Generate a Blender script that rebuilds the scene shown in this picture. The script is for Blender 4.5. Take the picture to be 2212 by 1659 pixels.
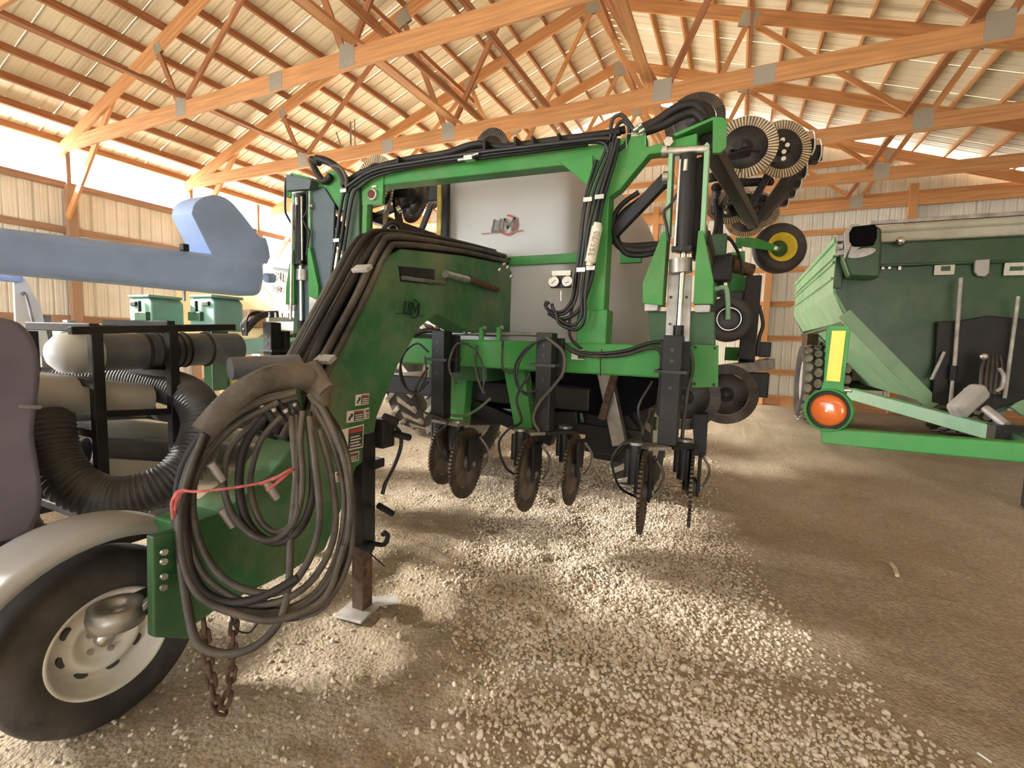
import bpy, math, random
import numpy as np
from mathutils import Vector, Matrix
for o in list(bpy.data.objects): bpy.data.objects.remove(o)
scene = bpy.context.scene
COL = scene.collection
R = math.radians
rnd = random.Random(7)

# ---------------------------------------------------------------- camera
def add_camera():
    yaw, pitch, roll = R(-25.35), R(-5.151), R(1.743)
    fw = Vector((math.sin(yaw)*math.cos(pitch), math.cos(yaw)*math.cos(pitch), math.sin(pitch)))
    rt = Vector((math.cos(yaw), -math.sin(yaw), 0)); up = rt.cross(fw)
    c, s = math.cos(roll), math.sin(roll)
    rt, up = rt*c+up*s, up*c-rt*s
    cam = bpy.data.objects.new('camera', bpy.data.cameras.new('camera')); COL.objects.link(cam)
    cam.data.sensor_width = 36; cam.data.lens = 1019.6/2212*36; cam.data.clip_start = .05
    m = Matrix((rt, up, -fw)).transposed().to_4x4(); m.translation = (0, 0, 1.5)
    cam.matrix_world = m
    scene.camera = cam
add_camera()
# ---------------------------------------------------------------- light
w = bpy.data.worlds.new('sky'); scene.world = w; w.use_nodes = True
bg = w.node_tree.nodes['Background']; bg.inputs[0].default_value = (.84, .92, 1, 1); bg.inputs[1].default_value = 6.2
sun = bpy.data.objects.new('sun', bpy.data.lights.new('sun', 'SUN')); COL.objects.link(sun)
sun.data.energy = 22; sun.data.angle = R(11); sun.data.color = (1, .955, .88)
sun.rotation_euler = Vector((.86, .26, -.388)).to_track_quat('-Z', 'Y').to_euler()
vs = scene.view_settings
vs.view_transform = 'Standard'; vs.look = 'None'; vs.gamma = 1; vs.exposure = 1.38
try: vs.use_curve_mapping = False
except Exception: pass

# ---------------------------------------------------------------- materials
MATS = {}
def mat(name, col, rough=.6, metal=0., var=.12, scale=6., bump=0., bscale=40., col2=None, spec=.5, dust=None, dustamt=.0, stretch=None, uv=False, trans=0., coat=0.):
    m = bpy.data.materials.new(name); m.use_nodes = True; nt = m.node_tree; N = nt.nodes; L = nt.links
    b = N['Principled BSDF']; b.inputs['Roughness'].default_value = rough; b.inputs['Metallic'].default_value = metal
    b.inputs['Specular IOR Level'].default_value = spec
    if coat: b.inputs['Coat Weight'].default_value = coat; b.inputs['Coat Roughness'].default_value = .15
    if trans: b.inputs['Subsurface Weight'].default_value = trans; b.inputs['Subsurface Radius'].default_value = (.1, .1, .1)
    tc = N.new('ShaderNodeTexCoord'); mp = N.new('ShaderNodeMapping')
    L.new(tc.outputs['UV' if uv else 'Object'], mp.inputs[0])
    if stretch: mp.inputs['Scale'].default_value = stretch
    nz = N.new('ShaderNodeTexNoise'); nz.inputs['Scale'].default_value = scale; nz.inputs['Detail'].default_value = 6
    L.new(mp.outputs[0], nz.inputs['Vector'])
    c2 = col2 or tuple(max(0, c*(1-var*2)) for c in col); c1 = tuple(min(1, c*(1+var)) for c in col)
    rp = N.new('ShaderNodeValToRGB'); rp.color_ramp.elements[0].position = .3; rp.color_ramp.elements[1].position = .7
    rp.color_ramp.elements[0].color = (*c2, 1); rp.color_ramp.elements[1].color = (*c1, 1)
    L.new(nz.outputs[0], rp.inputs[0]); out = rp.outputs[0]
    if dust:
        n2 = N.new('ShaderNodeTexNoise'); n2.inputs['Scale'].default_value = 2.3; n2.inputs['Detail'].default_value = 8; n2.inputs['Roughness'].default_value = .7
        L.new(tc.outputs['Object'], n2.inputs['Vector'])
        r2 = N.new('ShaderNodeValToRGB'); r2.color_ramp.elements[0].position = .42; r2.color_ramp.elements[1].position = .72
        r2.color_ramp.elements[0].color = (0, 0, 0, 1); r2.color_ramp.elements[1].color = (dustamt,)*3+(1,)
        L.new(n2.outputs[0], r2.inputs[0])
        mx = N.new('ShaderNodeMixRGB'); mx.inputs[2].default_value = (*dust, 1)
        L.new(r2.outputs[0], mx.inputs[0]); L.new(out, mx.inputs[1]); out = mx.outputs[0]
    L.new(out, b.inputs['Base Color'])
    if bump:
        n3 = N.new('ShaderNodeTexNoise'); n3.inputs['Scale'].default_value = bscale; n3.inputs['Detail'].default_value = 4
        L.new(mp.outputs[0], n3.inputs['Vector'])
        bp = N.new('ShaderNodeBump'); bp.inputs['Strength'].default_value = bump; bp.inputs['Distance'].default_value = .01
        L.new(n3.outputs[0], bp.inputs['Height']); L.new(bp.outputs[0], b.inputs['Normal'])
    MATS[name] = m
    return m
DUST = (.42, .34, .24)
M = MATS
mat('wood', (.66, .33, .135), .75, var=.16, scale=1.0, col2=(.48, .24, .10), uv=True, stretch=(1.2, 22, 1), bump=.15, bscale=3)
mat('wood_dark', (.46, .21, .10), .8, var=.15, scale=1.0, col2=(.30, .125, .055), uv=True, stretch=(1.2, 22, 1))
mat('wood_grey', (.42, .27, .18), .85, var=.15, scale=1.0, col2=(.28, .17, .11), uv=True, stretch=(1.2, 22, 1))
mat('plate', (.50, .49, .44), .45, .6, var=.15, scale=120)
mat('roof_sheet', (.88, .82, .63), .45, 0, var=.05, scale=1.2, spec=.4)
mat('wall_sheet', (.85, .83, .74), .5, 0, var=.06, scale=1.5, spec=.4)
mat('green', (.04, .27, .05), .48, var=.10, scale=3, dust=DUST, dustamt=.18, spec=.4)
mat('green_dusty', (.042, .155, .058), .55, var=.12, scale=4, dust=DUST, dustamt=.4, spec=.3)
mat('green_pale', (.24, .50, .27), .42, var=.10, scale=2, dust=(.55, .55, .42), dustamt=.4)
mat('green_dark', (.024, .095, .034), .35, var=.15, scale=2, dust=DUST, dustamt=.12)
mat('green_glare', (.18, .36, .28), .5, var=.1, scale=4, dust=DUST, dustamt=.2)  # planter green, lightened to hold the glare over it
mat('black_paint', (.010, .010, .012), .45, var=.2, scale=8, dust=DUST, dustamt=.05, spec=.35)
mat('black_rubber', (.014, .013, .013), .55, var=.25, scale=10, dust=DUST, dustamt=.07, spec=.35)
mat('hose_clean', (.014, .014, .016), .4, var=.2, scale=12, dust=(.3, .3, .3), dustamt=.04)
mat('hose_dusty', (.040, .035, .031), .6, var=.25, scale=14, dust=DUST, dustamt=.30)
mat('tire', (.026, .025, .025), .7, var=.2, scale=6, dust=DUST, dustamt=.18, bump=.2, bscale=30)
mat('tire_mud', (.40, .36, .30), .85, var=.25, scale=8, dust=DUST, dustamt=.5)
mat('chrome', (.78, .78, .74), .12, 1, var=.05)
mat('zinc', (.62, .60, .55), .35, .9, var=.15, scale=20)
mat('steel', (.36, .35, .34), .4, .8, var=.2, scale=10, dust=DUST, dustamt=.3)
mat('steel_pale', (.62, .60, .57), .5, .3, var=.2, scale=9, dust=(.2, .16, .12), dustamt=.5)
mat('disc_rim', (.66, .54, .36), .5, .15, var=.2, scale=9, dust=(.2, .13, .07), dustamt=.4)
mat('disc_dark', (.032, .031, .034), .5, .3, var=.25, scale=8, dust=DUST, dustamt=.12)
mat('disc_rust', (.075, .05, .036), .6, .4, var=.3, scale=14, dust=DUST, dustamt=.2)
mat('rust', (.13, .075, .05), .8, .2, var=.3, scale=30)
mat('corrugated', (.055, .055, .06), .5, var=.2, scale=10, dust=DUST, dustamt=.2)
mat('green_hazy_shade', (.045, .085, .105), .45, var=.12, scale=2, dust=DUST, dustamt=.15)  # green plate; shade and glare are put into its bluish tone
mat('poly_tank', (.55, .545, .54), .45, var=.05, scale=1.3, trans=.15)
mat('poly_white', (.80, .80, .78), .4, var=.06, scale=2)
mat('rim_white', (.66, .63, .56), .5, var=.12, scale=5, dust=DUST, dustamt=.4)
mat('yellow', (.90, .66, .06), .35, var=.06, scale=8)
mat('yellow_reflect', (1.0, .72, .05), .4, var=.03, scale=60)
mat('yellow_tape', (.62, .50, .14), .6, var=.25, scale=10)
mat('tender_yellow', (.82, .66, .34), .55, var=.08, scale=2)
mat('tender_white', (.74, .72, .66), .55, var=.06, scale=2)
mat('blue_glare', (.36, .49, .80), .5, var=.12, scale=2)  # lens glare painted in as blue over a darker tube
mat('plum', (.17, .15, .195), .6, var=.15, scale=3)
mat('grey_tube', (.085, .09, .105), .4, var=.15, scale=4, dust=(.5, .48, .45), dustamt=.22)
mat('pale_tube', (.58, .57, .54), .35, var=.12, scale=3, dust=DUST, dustamt=.35)
mat('canvas', (.10, .088, .075), .85, var=.2, scale=9, dust=DUST, dustamt=.45, bump=.4, bscale=30)
mat('amber', (.72, .15, .025), .18, var=.08, scale=14, coat=.6)
mat('lens_red', (.20, .06, .05), .3, var=.1, scale=14)
mat('white_decal', (.80, .77, .68), .5, var=.06, scale=30)
mat('red_decal', (.42, .07, .06), .5, var=.1, scale=30)
mat('black_decal', (.05, .05, .05), .5, var=.1, scale=30)
mat('logo_dark', (.11, .095, .085), .5, var=.1, scale=30)
mat('logo_green', (.010, .026, .016), .5, var=.1, scale=30)
mat('twine', (.55, .13, .13), .8, var=.2, scale=40)
mat('tape_white', (.78, .74, .62), .6, var=.12, scale=25)
mat('text_tan', (.40, .31, .18), .6, var=.1, scale=25)
mat('fender', (.36, .355, .34), .4, var=.12, scale=3, dust=DUST, dustamt=.3)
mat('pebble', (.66, .58, .47), .8, var=.2, scale=22, col2=(.45, .37, .28))
mat('straw', (.62, .53, .38), .8, var=.1, scale=20)
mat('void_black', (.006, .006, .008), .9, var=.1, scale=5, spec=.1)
mat('tarp', (.58, .57, .46), .6, var=.1, scale=4)

# ---------------------------------------------------------------- mesh helpers
def V(*a): return Vector(a if len(a) > 1 else a[0])
class MB:
    def __init__(s): s.v = []; s.f = []; s.uv = []; s.sm = []
    def add(s, vs, fs, uvs=None, smooth=False):
        b = len(s.v); s.v += [tuple(p) for p in vs]
        for i, f in enumerate(fs):
            s.f.append(tuple(b+k for k in f)); s.sm.append(smooth)
            s.uv.append(uvs[i] if uvs else [(0, 0)]*len(f))
        return s
    def box(s, c, size, rz=0, m=None):
        x, y, z = (d/2 for d in size)
        a, b = Vector(c)-Vector((0, 0, 0)), None
        vs = [Vector((sx*x, sy*y, sz*z)) for sx in (-1, 1) for sy in (-1, 1) for sz in (-1, 1)]
        mm = m if m else Matrix.Rotation(rz, 3, 'Z')
        vs = [mm @ v + Vector(c) for v in vs]
        return s.add(vs, [(0,1,3,2),(4,6,7,5),(0,4,5,1),(2,3,7,6),(0,2,6,4),(1,5,7,3)])
    def bar(s, p0, p1, wd, ht, up=(0, 0, 1), off=0.):
        p0, p1 = Vector(p0), Vector(p1); d = (p1-p0); ln = d.length; d.normalize()
        sd = d.cross(Vector(up)); sd = sd.normalized() if sd.length > 1e-4 else d.orthogonal().normalized()
        u = sd.cross(d).normalized()
        vs = []
        for p in (p0, p1):
            for a, b in ((-1,-1),(1,-1),(1,1),(-1,1)): vs.append(p+sd*(a*wd/2)+u*(b*ht/2))
        o = rnd.random()*50
        fs = [(0,3,2,1),(4,5,6,7)]; uvs = [[(o,0),(o,ht),(o+wd,ht),(o+wd,0)]]*2
        for i in range(4):
            j = (i+1) % 4; k = i*.13+o; hh = wd if i in (0, 2) else ht
            fs.append((i, j, 4+j, 4+i)); uvs.append([(o,k),(o,k+hh),(o+ln,k+hh),(o+ln,k)])
        return s.add(vs, fs, uvs)
    def prism(s, poly, ext):
        n = len(poly); e = Vector(ext); a = [Vector(p) for p in poly]; vs = a+[p+e for p in a]
        fs = [tuple(range(n))[::-1], tuple(range(n, 2*n))]+[(i, (i+1) % n, n+(i+1) % n, n+i) for i in range(n)]
        return s.add(vs, fs)
    def cyl(s, p0, p1, r0, r1=None, seg=16, caps=True):
        r1 = r0 if r1 is None else r1
        p0, p1 = Vector(p0), Vector(p1); d = (p1-p0).normalized(); a = d.orthogonal().normalized(); b = d.cross(a)
        vs = []
        for p, r in ((p0, r0), (p1, r1)):
            for i in range(seg):
                t = 2*math.pi*i/seg; vs.append(p+(a*math.cos(t)+b*math.sin(t))*r)
        s.add(vs, [(i, (i+1) % seg, seg+(i+1) % seg, seg+i) for i in range(seg)], smooth=True)
        if caps: s.add(vs[:seg], [tuple(range(seg))[::-1]]); s.add(vs[seg:], [tuple(range(seg))])
        return s
    def lathe(s, c, ax, prof, seg=32, closed=False):
        # prof: list of (radius, offset along axis)
        c = Vector(c); d = Vector(ax).normalized(); a = d.orthogonal().normalized(); b = d.cross(a); n = len(prof); vs = []
        for r, h in prof:
            for i in range(seg):
                t = 2*math.pi*i/seg; vs.append(c+d*h+(a*math.cos(t)+b*math.sin(t))*r)
        fs = []
        for k in range(n if closed else n-1):
            k2 = (k+1) % n
            for i in range(seg):
                j = (i+1) % seg; fs.append((k*seg+i, k*seg+j, k2*seg+j, k2*seg+i))
        return s.add(vs, fs, smooth=True)
    def tube(s, pts, r, seg=8, sub=6, caps=True, rfun=None):
        P = smooth_path(pts, sub); n = len(P); vs = []; prev = None
        for i, p in enumerate(P):
            t = (P[min(i+1, n-1)]-P[max(i-1, 0)]).normalized()
            if prev is None: a = t.orthogonal().normalized()
            else:
                a = prev-t*prev.dot(t); a = a.normalized() if a.length > 1e-6 else t.orthogonal().normalized()
            prev = a; b = t.cross(a); rr = rfun(i/(n-1), i) if rfun else r
            for k in range(seg):
                q = 2*math.pi*k/seg; vs.append(p+(a*math.cos(q)+b*math.sin(q))*rr)
        fs = [(i*seg+k, i*seg+(k+1) % seg, (i+1)*seg+(k+1) % seg, (i+1)*seg+k) for i in range(n-1) for k in range(seg)]
        s.add(vs, fs, smooth=True)
        if caps: s.add(vs[:seg], [tuple(range(seg))[::-1]]); s.add(vs[-seg:], [tuple(range(seg))])
        return s
    def torus(s, c, ax, r0, r1, seg=24, ss=8, sc=(1, 1), a0=None):
        c = Vector(c); d = Vector(ax).normalized(); a = (Vector(a0).normalized() if a0 else d.orthogonal().normalized()); b = d.cross(a); vs = []
        for i in range(seg):
            t = 2*math.pi*i/seg; e = a*math.cos(t)*sc[0]+b*math.sin(t)*sc[1]; o = (a*math.cos(t)+b*math.sin(t))
            for k in range(ss):
                q = 2*math.pi*k/ss; vs.append(c+e*r0+(o*math.cos(q)+d*math.sin(q))*r1)
        fs = [(i*ss+k, ((i+1) % seg)*ss+k, ((i+1) % seg)*ss+(k+1) % ss, i*ss+(k+1) % ss) for i in range(seg) for k in range(ss)]
        return s.add(vs, fs, smooth=True)
    def sphere(s, c, r, sc=(1, 1, 1), seg=14, rings=8):
        c = Vector(c); vs = [c+Vector((0, 0, r*sc[2]))]
        for j in range(1, rings):
            ph = math.pi*j/rings
            for i in range(seg):
                t = 2*math.pi*i/seg; vs.append(c+Vector((math.sin(ph)*math.cos(t)*sc[0], math.sin(ph)*math.sin(t)*sc[1], math.cos(ph)*sc[2]))*r)
        vs.append(c-Vector((0, 0, r*sc[2]))); fs = []
        for i in range(seg):
            j = (i+1) % seg; fs.append((0, 1+i, 1+j)); o = 1+(rings-2)*seg; fs.append((o+j, o+i, len(vs)-1))
            for k in range(rings-2): a = 1+k*seg; fs.append((a+i, a+seg+i, a+seg+j, a+j))
        return s.add(vs, fs, smooth=True)
    def build(s, name, m, parent=None, bevel=0, label=None, kind=None):
        me = bpy.data.meshes.new(name); me.from_pydata(s.v, [], s.f)
        ul = me.uv_layers.new(name='UVMap'); k = np.array([c for f in s.uv for c in f], dtype=np.float32).ravel()
        ul.data.foreach_set('uv', k)
        me.polygons.foreach_set('use_smooth', s.sm)
        me.materials.append(MATS[m] if isinstance(m, str) else m); me.update()
        return obj(name, me, parent, bevel, label, kind)
def obj(name, me, parent=None, bevel=0, label=None, kind=None):
    o = bpy.data.objects.new(name, me); COL.objects.link(o)
    if parent is not None:
        o.parent = parent
        o.matrix_parent_inverse = base_of(parent).inverted()
    if bevel:
        b = o.modifiers.new('edge', 'BEVEL'); b.width = bevel; b.segments = 2; b.limit_method = 'ANGLE'; b.angle_limit = R(40)
    if label: o['label'] = label
    if kind: o['kind'] = kind
    return o
def soften(o, width, seg=5):
    o.data.polygons.foreach_set('use_smooth', [True]*len(o.data.polygons))
    for m in list(o.modifiers): o.modifiers.remove(m)
    b = o.modifiers.new('edge', 'BEVEL'); b.width = width; b.segments = seg; b.limit_method = 'ANGLE'; b.angle_limit = R(50); b.harden_normals = True
    return o
def base_of(o):
    m = Matrix.Translation(o.location) @ o.rotation_euler.to_matrix().to_4x4()
    if o.parent is not None: m = base_of(o.parent) @ o.matrix_parent_inverse @ m
    return m
def smooth_path(pts, sub):
    P = [Vector(p) for p in pts]
    if sub <= 1 or len(P) < 3: return P
    Q = [P[0]*2-P[1]]+P+[P[-1]*2-P[-2]]; out = []
    for i in range(1, len(Q)-2):
        a, b, c, d = Q[i-1:i+3]
        for k in range(sub):
            t = k/sub; out.append(.5*((2*b)+(c-a)*t+(2*a-5*b+4*c-d)*t*t+(3*b-a-3*c+d)*t**3))
    return out+[P[-1]]
def thing(name, loc, label, cat, group=None):
    o = bpy.data.objects.new(name, None); COL.objects.link(o); o.location = loc; o.empty_display_size = .1
    o['label'] = label; o['category'] = cat
    if group: o['group'] = group
    return o
def tag(o, label, cat, group=None):
    o['label'] = label; o['category'] = cat
    if group: o['group'] = group
    return o
def structure(name, loc=(0, 0, 0)):
    o = bpy.data.objects.new(name, None); COL.objects.link(o); o.location = loc; o['kind'] = 'structure'; o.empty_display_size = .1
    return o
def copy_part(o, parent, mtx=None):
    c = o.copy(); COL.objects.link(c); mi = o.matrix_parent_inverse.copy(); c.parent = parent; c.matrix_parent_inverse = mi
    if mtx is not None: c.matrix_parent_inverse = Matrix(); c.matrix_basis = mtx
    return c
def ring_of(name, mb, m, parent, c, ax, n, phase=0.):
    # one piece, repeated round an axle; every piece its own object sharing one mesh
    me = bpy.data.meshes.new(name); me.from_pydata(mb.v, [], mb.f); me.materials.append(MATS[m]); inv = base_of(parent).inverted()
    for k in range(n):
        o = bpy.data.objects.new(name, me); COL.objects.link(o); o.parent = parent; o.matrix_parent_inverse = inv
        o.matrix_basis = Matrix.Translation(c) @ Matrix.Rotation(2*math.pi*(k+phase)/n, 4, Vector(ax)) @ Matrix.Translation(-Vector(c))
def text(name, body, size, loc, xdir, ydir, m, parent, depth=.002, bold=0., shear=0., align='CENTER'):
    cu = bpy.data.curves.new(name, 'FONT'); cu.body = body; cu.size = size; cu.extrude = depth; cu.offset = bold; cu.shear = shear
    cu.align_x = align; cu.align_y = 'CENTER'
    tmp = bpy.data.objects.new(name, cu); COL.objects.link(tmp)
    dg = bpy.context.evaluated_depsgraph_get(); me = bpy.data.meshes.new_from_object(tmp.evaluated_get(dg))
    bpy.data.objects.remove(tmp); bpy.data.curves.remove(cu)
    x = Vector(xdir).normalized(); z = x.cross(Vector(ydir)).normalized(); y = z.cross(x)
    mm = Matrix((x, y, z)).transposed().to_4x4(); mm.translation = loc; me.transform(mm)
    me.materials.clear(); me.materials.append(MATS[m])
    return obj(name, me, parent)

# ================================================================ the shed
XL_, XR_, XC_ = -12.66, 6.54, -3.06          # left wall, right wall, ridge line
YB_, SL_ = 14.61, .35                       # back wall, roof slope
TRY = [2.551, 4.963, 7.374, 9.786, 12.198, 14.45]
def zc(x, top=8.38): return top-SL_*abs(x-XC_)   # top chord centre line
# ---- floor: gravel with ruts, real relief
def fbm(x, y, seed, octs=5, base=1.0, gain=.5):
    g = np.random.RandomState(seed); out = np.zeros_like(x); amp = 1.; fr = base
    for o in range(octs):
        T = g.rand(64, 64)*2-1; u = x*fr+g.rand()*64; v = y*fr+g.rand()*64
        i = np.floor(u).astype(int); j = np.floor(v).astype(int); a = u-i; b = v-j
        a = a*a*(3-2*a); b = b*b*(3-2*b)
        q = lambda p, r: T[p % 64, r % 64]
        out += amp*((q(i,j)*(1-a)+q(i+1,j)*a)*(1-b)+(q(i,j+1)*(1-a)+q(i+1,j+1)*a)*b); amp *= gain; fr *= 2.03
    return out
def ground_z(x, y):
    z = .030*fbm(x, y, 3, 4, .55)+.012*fbm(x, y, 5, 4, 3.)
    rough = np.clip(1-np.abs(x+1.1)/2.6, 0, 1)*np.clip((y-.3)/1.2, 0, 1)*np.clip((8.5-y)/3, 0, 1)
    z += rough*(.020*fbm(x*.55, y*1.9, 9, 3, 2.6)+.016*fbm(x, y, 11, 3, 6.))
    # lug prints: two lanes of raised bars left by a tractor tyre
    for xc in (-1.95, -.45):
        lane = np.clip(1-np.abs(x-xc)/.55, 0, 1)*np.clip((y-2.0)/.8, 0, 1)*np.clip((7.5-y)/2, 0, 1)
        z += lane*.020*np.maximum(0, np.sin((y+.35*np.abs(x-xc))*2*math.pi/.27+.6*fbm(x, y, 21, 2, 1.5)))**1.5
    z -= .045*np.exp(-((x+.78)**2+(y-2.45)**2*2.2)/.012)+.04*np.exp(-((x+.9)**2*2+(y-2.28)**2*2.2)/.010)
    return z-.02
def axis(a, b, fine, coarse, f0, f1):
    out = list(np.arange(f0, f1, fine)); v = f0; st = fine
    left = []; 
    while v > a: st = min(coarse, st*1.12); v -= st; left.append(max(v, a))
    v = out[-1]; st = fine; right = []
    while v < b: st = min(coarse, st*1.12); v += st; right.append(min(v, b))
    return np.array(left[::-1]+out+right)
def make_floor():
    gx = axis(-13.2, 6.8, .0225, .4, -3.6, 2.6); gy = axis(-9.5, 14.75, .0225, .4, .35, 6.0)
    X, Y = np.meshgrid(gx, gy); Z = ground_z(X, Y); n, m = X.shape
    me = bpy.data.meshes.new('floor')
    co = np.stack([X, Y, Z], -1).reshape(-1, 3).astype(np.float32)
    i = np.arange(n*m).reshape(n, m); q = np.stack([i[:-1,:-1], i[:-1,1:], i[1:,1:], i[1:,:-1]], -1).reshape(-1, 4)
    me.vertices.add(len(co)); me.vertices.foreach_set('co', co.ravel())
    me.loops.add(q.size); me.loops.foreach_set('vertex_index', q.ravel().astype(np.int32))
    me.polygons.add(len(q)); me.polygons.foreach_set('loop_start', np.arange(0, q.size, 4, dtype=np.int32))
    me.polygons.foreach_set('loop_total', np.full(len(q), 4, dtype=np.int32)); me.polygons.foreach_set('use_smooth', np.ones(len(q), dtype=bool))
    me.update(); me.validate()
    mt = bpy.data.materials.new('dirt'); mt.use_nodes = True; nt = mt.node_tree; N = nt.nodes; L = nt.links; b = N['Principled BSDF']
    b.inputs['Roughness'].default_value = .95; b.inputs['Specular IOR Level'].default_value = .15
    tc = N.new('ShaderNodeTexCoord')
    def noise(sc, det, rgh=.6):
        k = N.new('ShaderNodeTexNoise'); k.inputs['Scale'].default_value = sc; k.inputs['Detail'].default_value = det; k.inputs['Roughness'].default_value = rgh
        L.new(tc.outputs['Object'], k.inputs['Vector']); return k
    def ramp(src, a, ca, bb, cb):
        r = N.new('ShaderNodeValToRGB'); r.color_ramp.elements[0].position = a; r.color_ramp.elements[1].position = bb
        r.color_ramp.elements[0].color = (*ca, 1); r.color_ramp.elements[1].color = (*cb, 1); L.new(src, r.inputs[0]); return r.outputs[0]
    big = ramp(noise(.55, 5).outputs[0], .35, (.41, .33, .235), .68, (.56, .475, .37))
    fine = ramp(noise(38, 5, .7).outputs[0], .36, (.62, .60, .57), .66, (1.12, 1.1, 1.06))
    mx = N.new('ShaderNodeMixRGB'); mx.blend_type = 'MULTIPLY'; mx.inputs[0].default_value = .8
    L.new(big, mx.inputs[1]); L.new(fine, mx.inputs[2]); L.new(mx.outputs[0], b.inputs['Base Color'])
    vo = N.new('ShaderNodeTexVoronoi'); vo.inputs['Scale'].default_value = 55; L.new(tc.outputs['Object'], vo.inputs['Vector'])
    nn = noise(120, 4); ad = N.new('ShaderNodeMath'); ad.operation = 'SUBTRACT'; L.new(nn.outputs[0], ad.inputs[0]); L.new(vo.outputs['Distance'], ad.inputs[1])
    bp = N.new('ShaderNodeBump'); bp.inputs['Strength'].default_value = .75; bp.inputs['Distance'].default_value = .012
    L.new(ad.outputs[0], bp.inputs['Height']); L.new(bp.outputs[0], b.inputs['Normal'])
    me.materials.append(mt)
    o = obj('floor', me); o['kind'] = 'structure'
    return o
FLOOR = make_floor()
# ---- yard outside, added pale to bounce light onto the ceiling
mat('yard_bounce', (.66, .62, .54), .95, var=.1, scale=3)
yd = MB().add([(-60, -60, -.3), (60, -60, -.3), (60, 60, -.3), (-60, 60, -.3)], [(0, 1, 2, 3)]).build('ground_outside', 'yard_bounce'); yd['kind'] = 'structure'
# ---- loose pebbles on the floor
def make_pebbles():
    g = np.random.RandomState(4); pts = []
    def field(n, x0, x1, y0, y1, s0, s1, dens):
        x = g.uniform(x0, x1, n); y = g.uniform(y0, y1, n); k = dens(x, y) > g.rand(n)
        x, y = x[k], y[k]; s = g.uniform(s0, s1, len(x))*np.where(g.rand(len(x)) > .9, 1.5, 1.)
        pts.append(np.stack([x, y, ground_z(x, y)+s*.25, s], -1))
    def edge(x, y):                    # bare dirt beyond a wandering diagonal line on the right, sand on the left
        lim = np.interp(y, [0, 1.2, 1.7, 2.4, 3.2, 5., 7., 10.], [3.2, 2.6, 1.25, .55, .1, -.2, -.35, -.5])
        r = np.clip((lim+.25-x)/.75, 0, 1); l = np.clip((x-np.interp(y, [0, 1, 1.6, 2.6, 4, 10], [-.75, -.95, -1.15, -1.7, -2.6, -4.5]))/.7, 0, 1)
        return r*(.06+.94*l)
    pat = lambda x, y: np.clip(fbm(x, y, 31, 4, 1.3)*.7+.72, .08, 1)*edge(x, y)
    field(150000, -3.4, 2.6, .45, 4.6, .0042, .0088, pat)
    field(16000, -1.9, 2.6, .45, 3.4, .0075, .0125, pat)
    field(46000, -4.4, .4, 4.4, 9.5, .006, .011, lambda x, y: pat(x, y)*np.clip((9.5-y)/2, 0, 1))
    A = np.concatenate(pts)
    me = bpy.data.meshes.new('gravel'); me.vertices.add(len(A)); me.vertices.foreach_set('co', A[:, :3].astype(np.float32).ravel())
    at = me.attributes.new('size', 'FLOAT', 'POINT'); at.data.foreach_set('value', A[:, 3].astype(np.float32))
    o = obj('gravel', me); o['kind'] = 'stuff'; tag(o, 'loose pale gravel strewn over the dirt floor', 'gravel')
    stones = []
    for k in range(3):
        mb = MB().sphere((0, 0, 0), 1, (1.25, .95, .7), 7, 5)
        q = random.Random(k); mb.v = [tuple(c*(.82+.36*q.random()) for c in p) for p in mb.v]
        sm = bpy.data.meshes.new('pebble'); sm.from_pydata(mb.v, [], mb.f); sm.polygons.foreach_set('use_smooth', [True]*len(sm.polygons)); sm.materials.append(MATS['pebble']); stones.append(sm)
    ng = bpy.data.node_groups.new('scatter', 'GeometryNodeTree')
    ng.interface.new_socket('Geometry', in_out='INPUT', socket_type='NodeSocketGeometry'); ng.interface.new_socket('Geometry', in_out='OUTPUT', socket_type='NodeSocketGeometry')
    N = ng.nodes; L = ng.links; gi = N.new('NodeGroupInput'); go = N.new('NodeGroupOutput')
    ip = N.new('GeometryNodeInstanceOnPoints'); L.new(gi.outputs[0], ip.inputs['Points'])
    # pebble shape made inside the tree: a squashed, roughened ico sphere
    ico = N.new('GeometryNodeMeshIcoSphere'); ico.inputs['Radius'].default_value = 1; ico.inputs['Subdivisions'].default_value = 2
    tr = N.new('GeometryNodeTransform'); tr.inputs['Scale'].default_value = (1.2, .95, .72); L.new(ico.outputs['Mesh'], tr.inputs['Geometry'])
    sp = N.new('GeometryNodeSetPosition'); L.new(tr.outputs[0], sp.inputs['Geometry'])
    nz = N.new('ShaderNodeTexNoise'); nz.inputs['Scale'].default_value = 1.1; pos = N.new('GeometryNodeInputPosition'); L.new(pos.outputs[0], nz.inputs['Vector'])
    vm = N.new('ShaderNodeVectorMath'); vm.operation = 'MULTIPLY_ADD'; vm.inputs[1].default_value = (.7, .7, .7); vm.inputs[2].default_value = (-.35, -.35, -.35)
    L.new(nz.outputs['Color'], vm.inputs[0]); L.new(vm.outputs[0], sp.inputs['Offset'])
    sm = N.new('GeometryNodeSetMaterial'); sm.inputs['Material'].default_value = MATS['pebble']; L.new(sp.outputs[0], sm.inputs['Geometry'])
    L.new(sm.outputs[0], ip.inputs['Instance'])
    rv = N.new('FunctionNodeRandomValue'); rv.data_type = 'FLOAT_VECTOR'; rv.inputs['Max'].default_value = (.9, .9, 6.28); L.new(rv.outputs[0], ip.inputs['Rotation'])
    na = N.new('GeometryNodeInputNamedAttribute'); na.data_type = 'FLOAT'; na.inputs['Name'].default_value = 'size'; L.new(na.outputs[0], ip.inputs['Scale'])
    L.new(ip.outputs[0], go.inputs[0])
    md = o.modifiers.new('scatter', 'NODES'); md.node_group = ng
    for s_ in stones: bpy.data.meshes.remove(s_)
make_pebbles()

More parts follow.
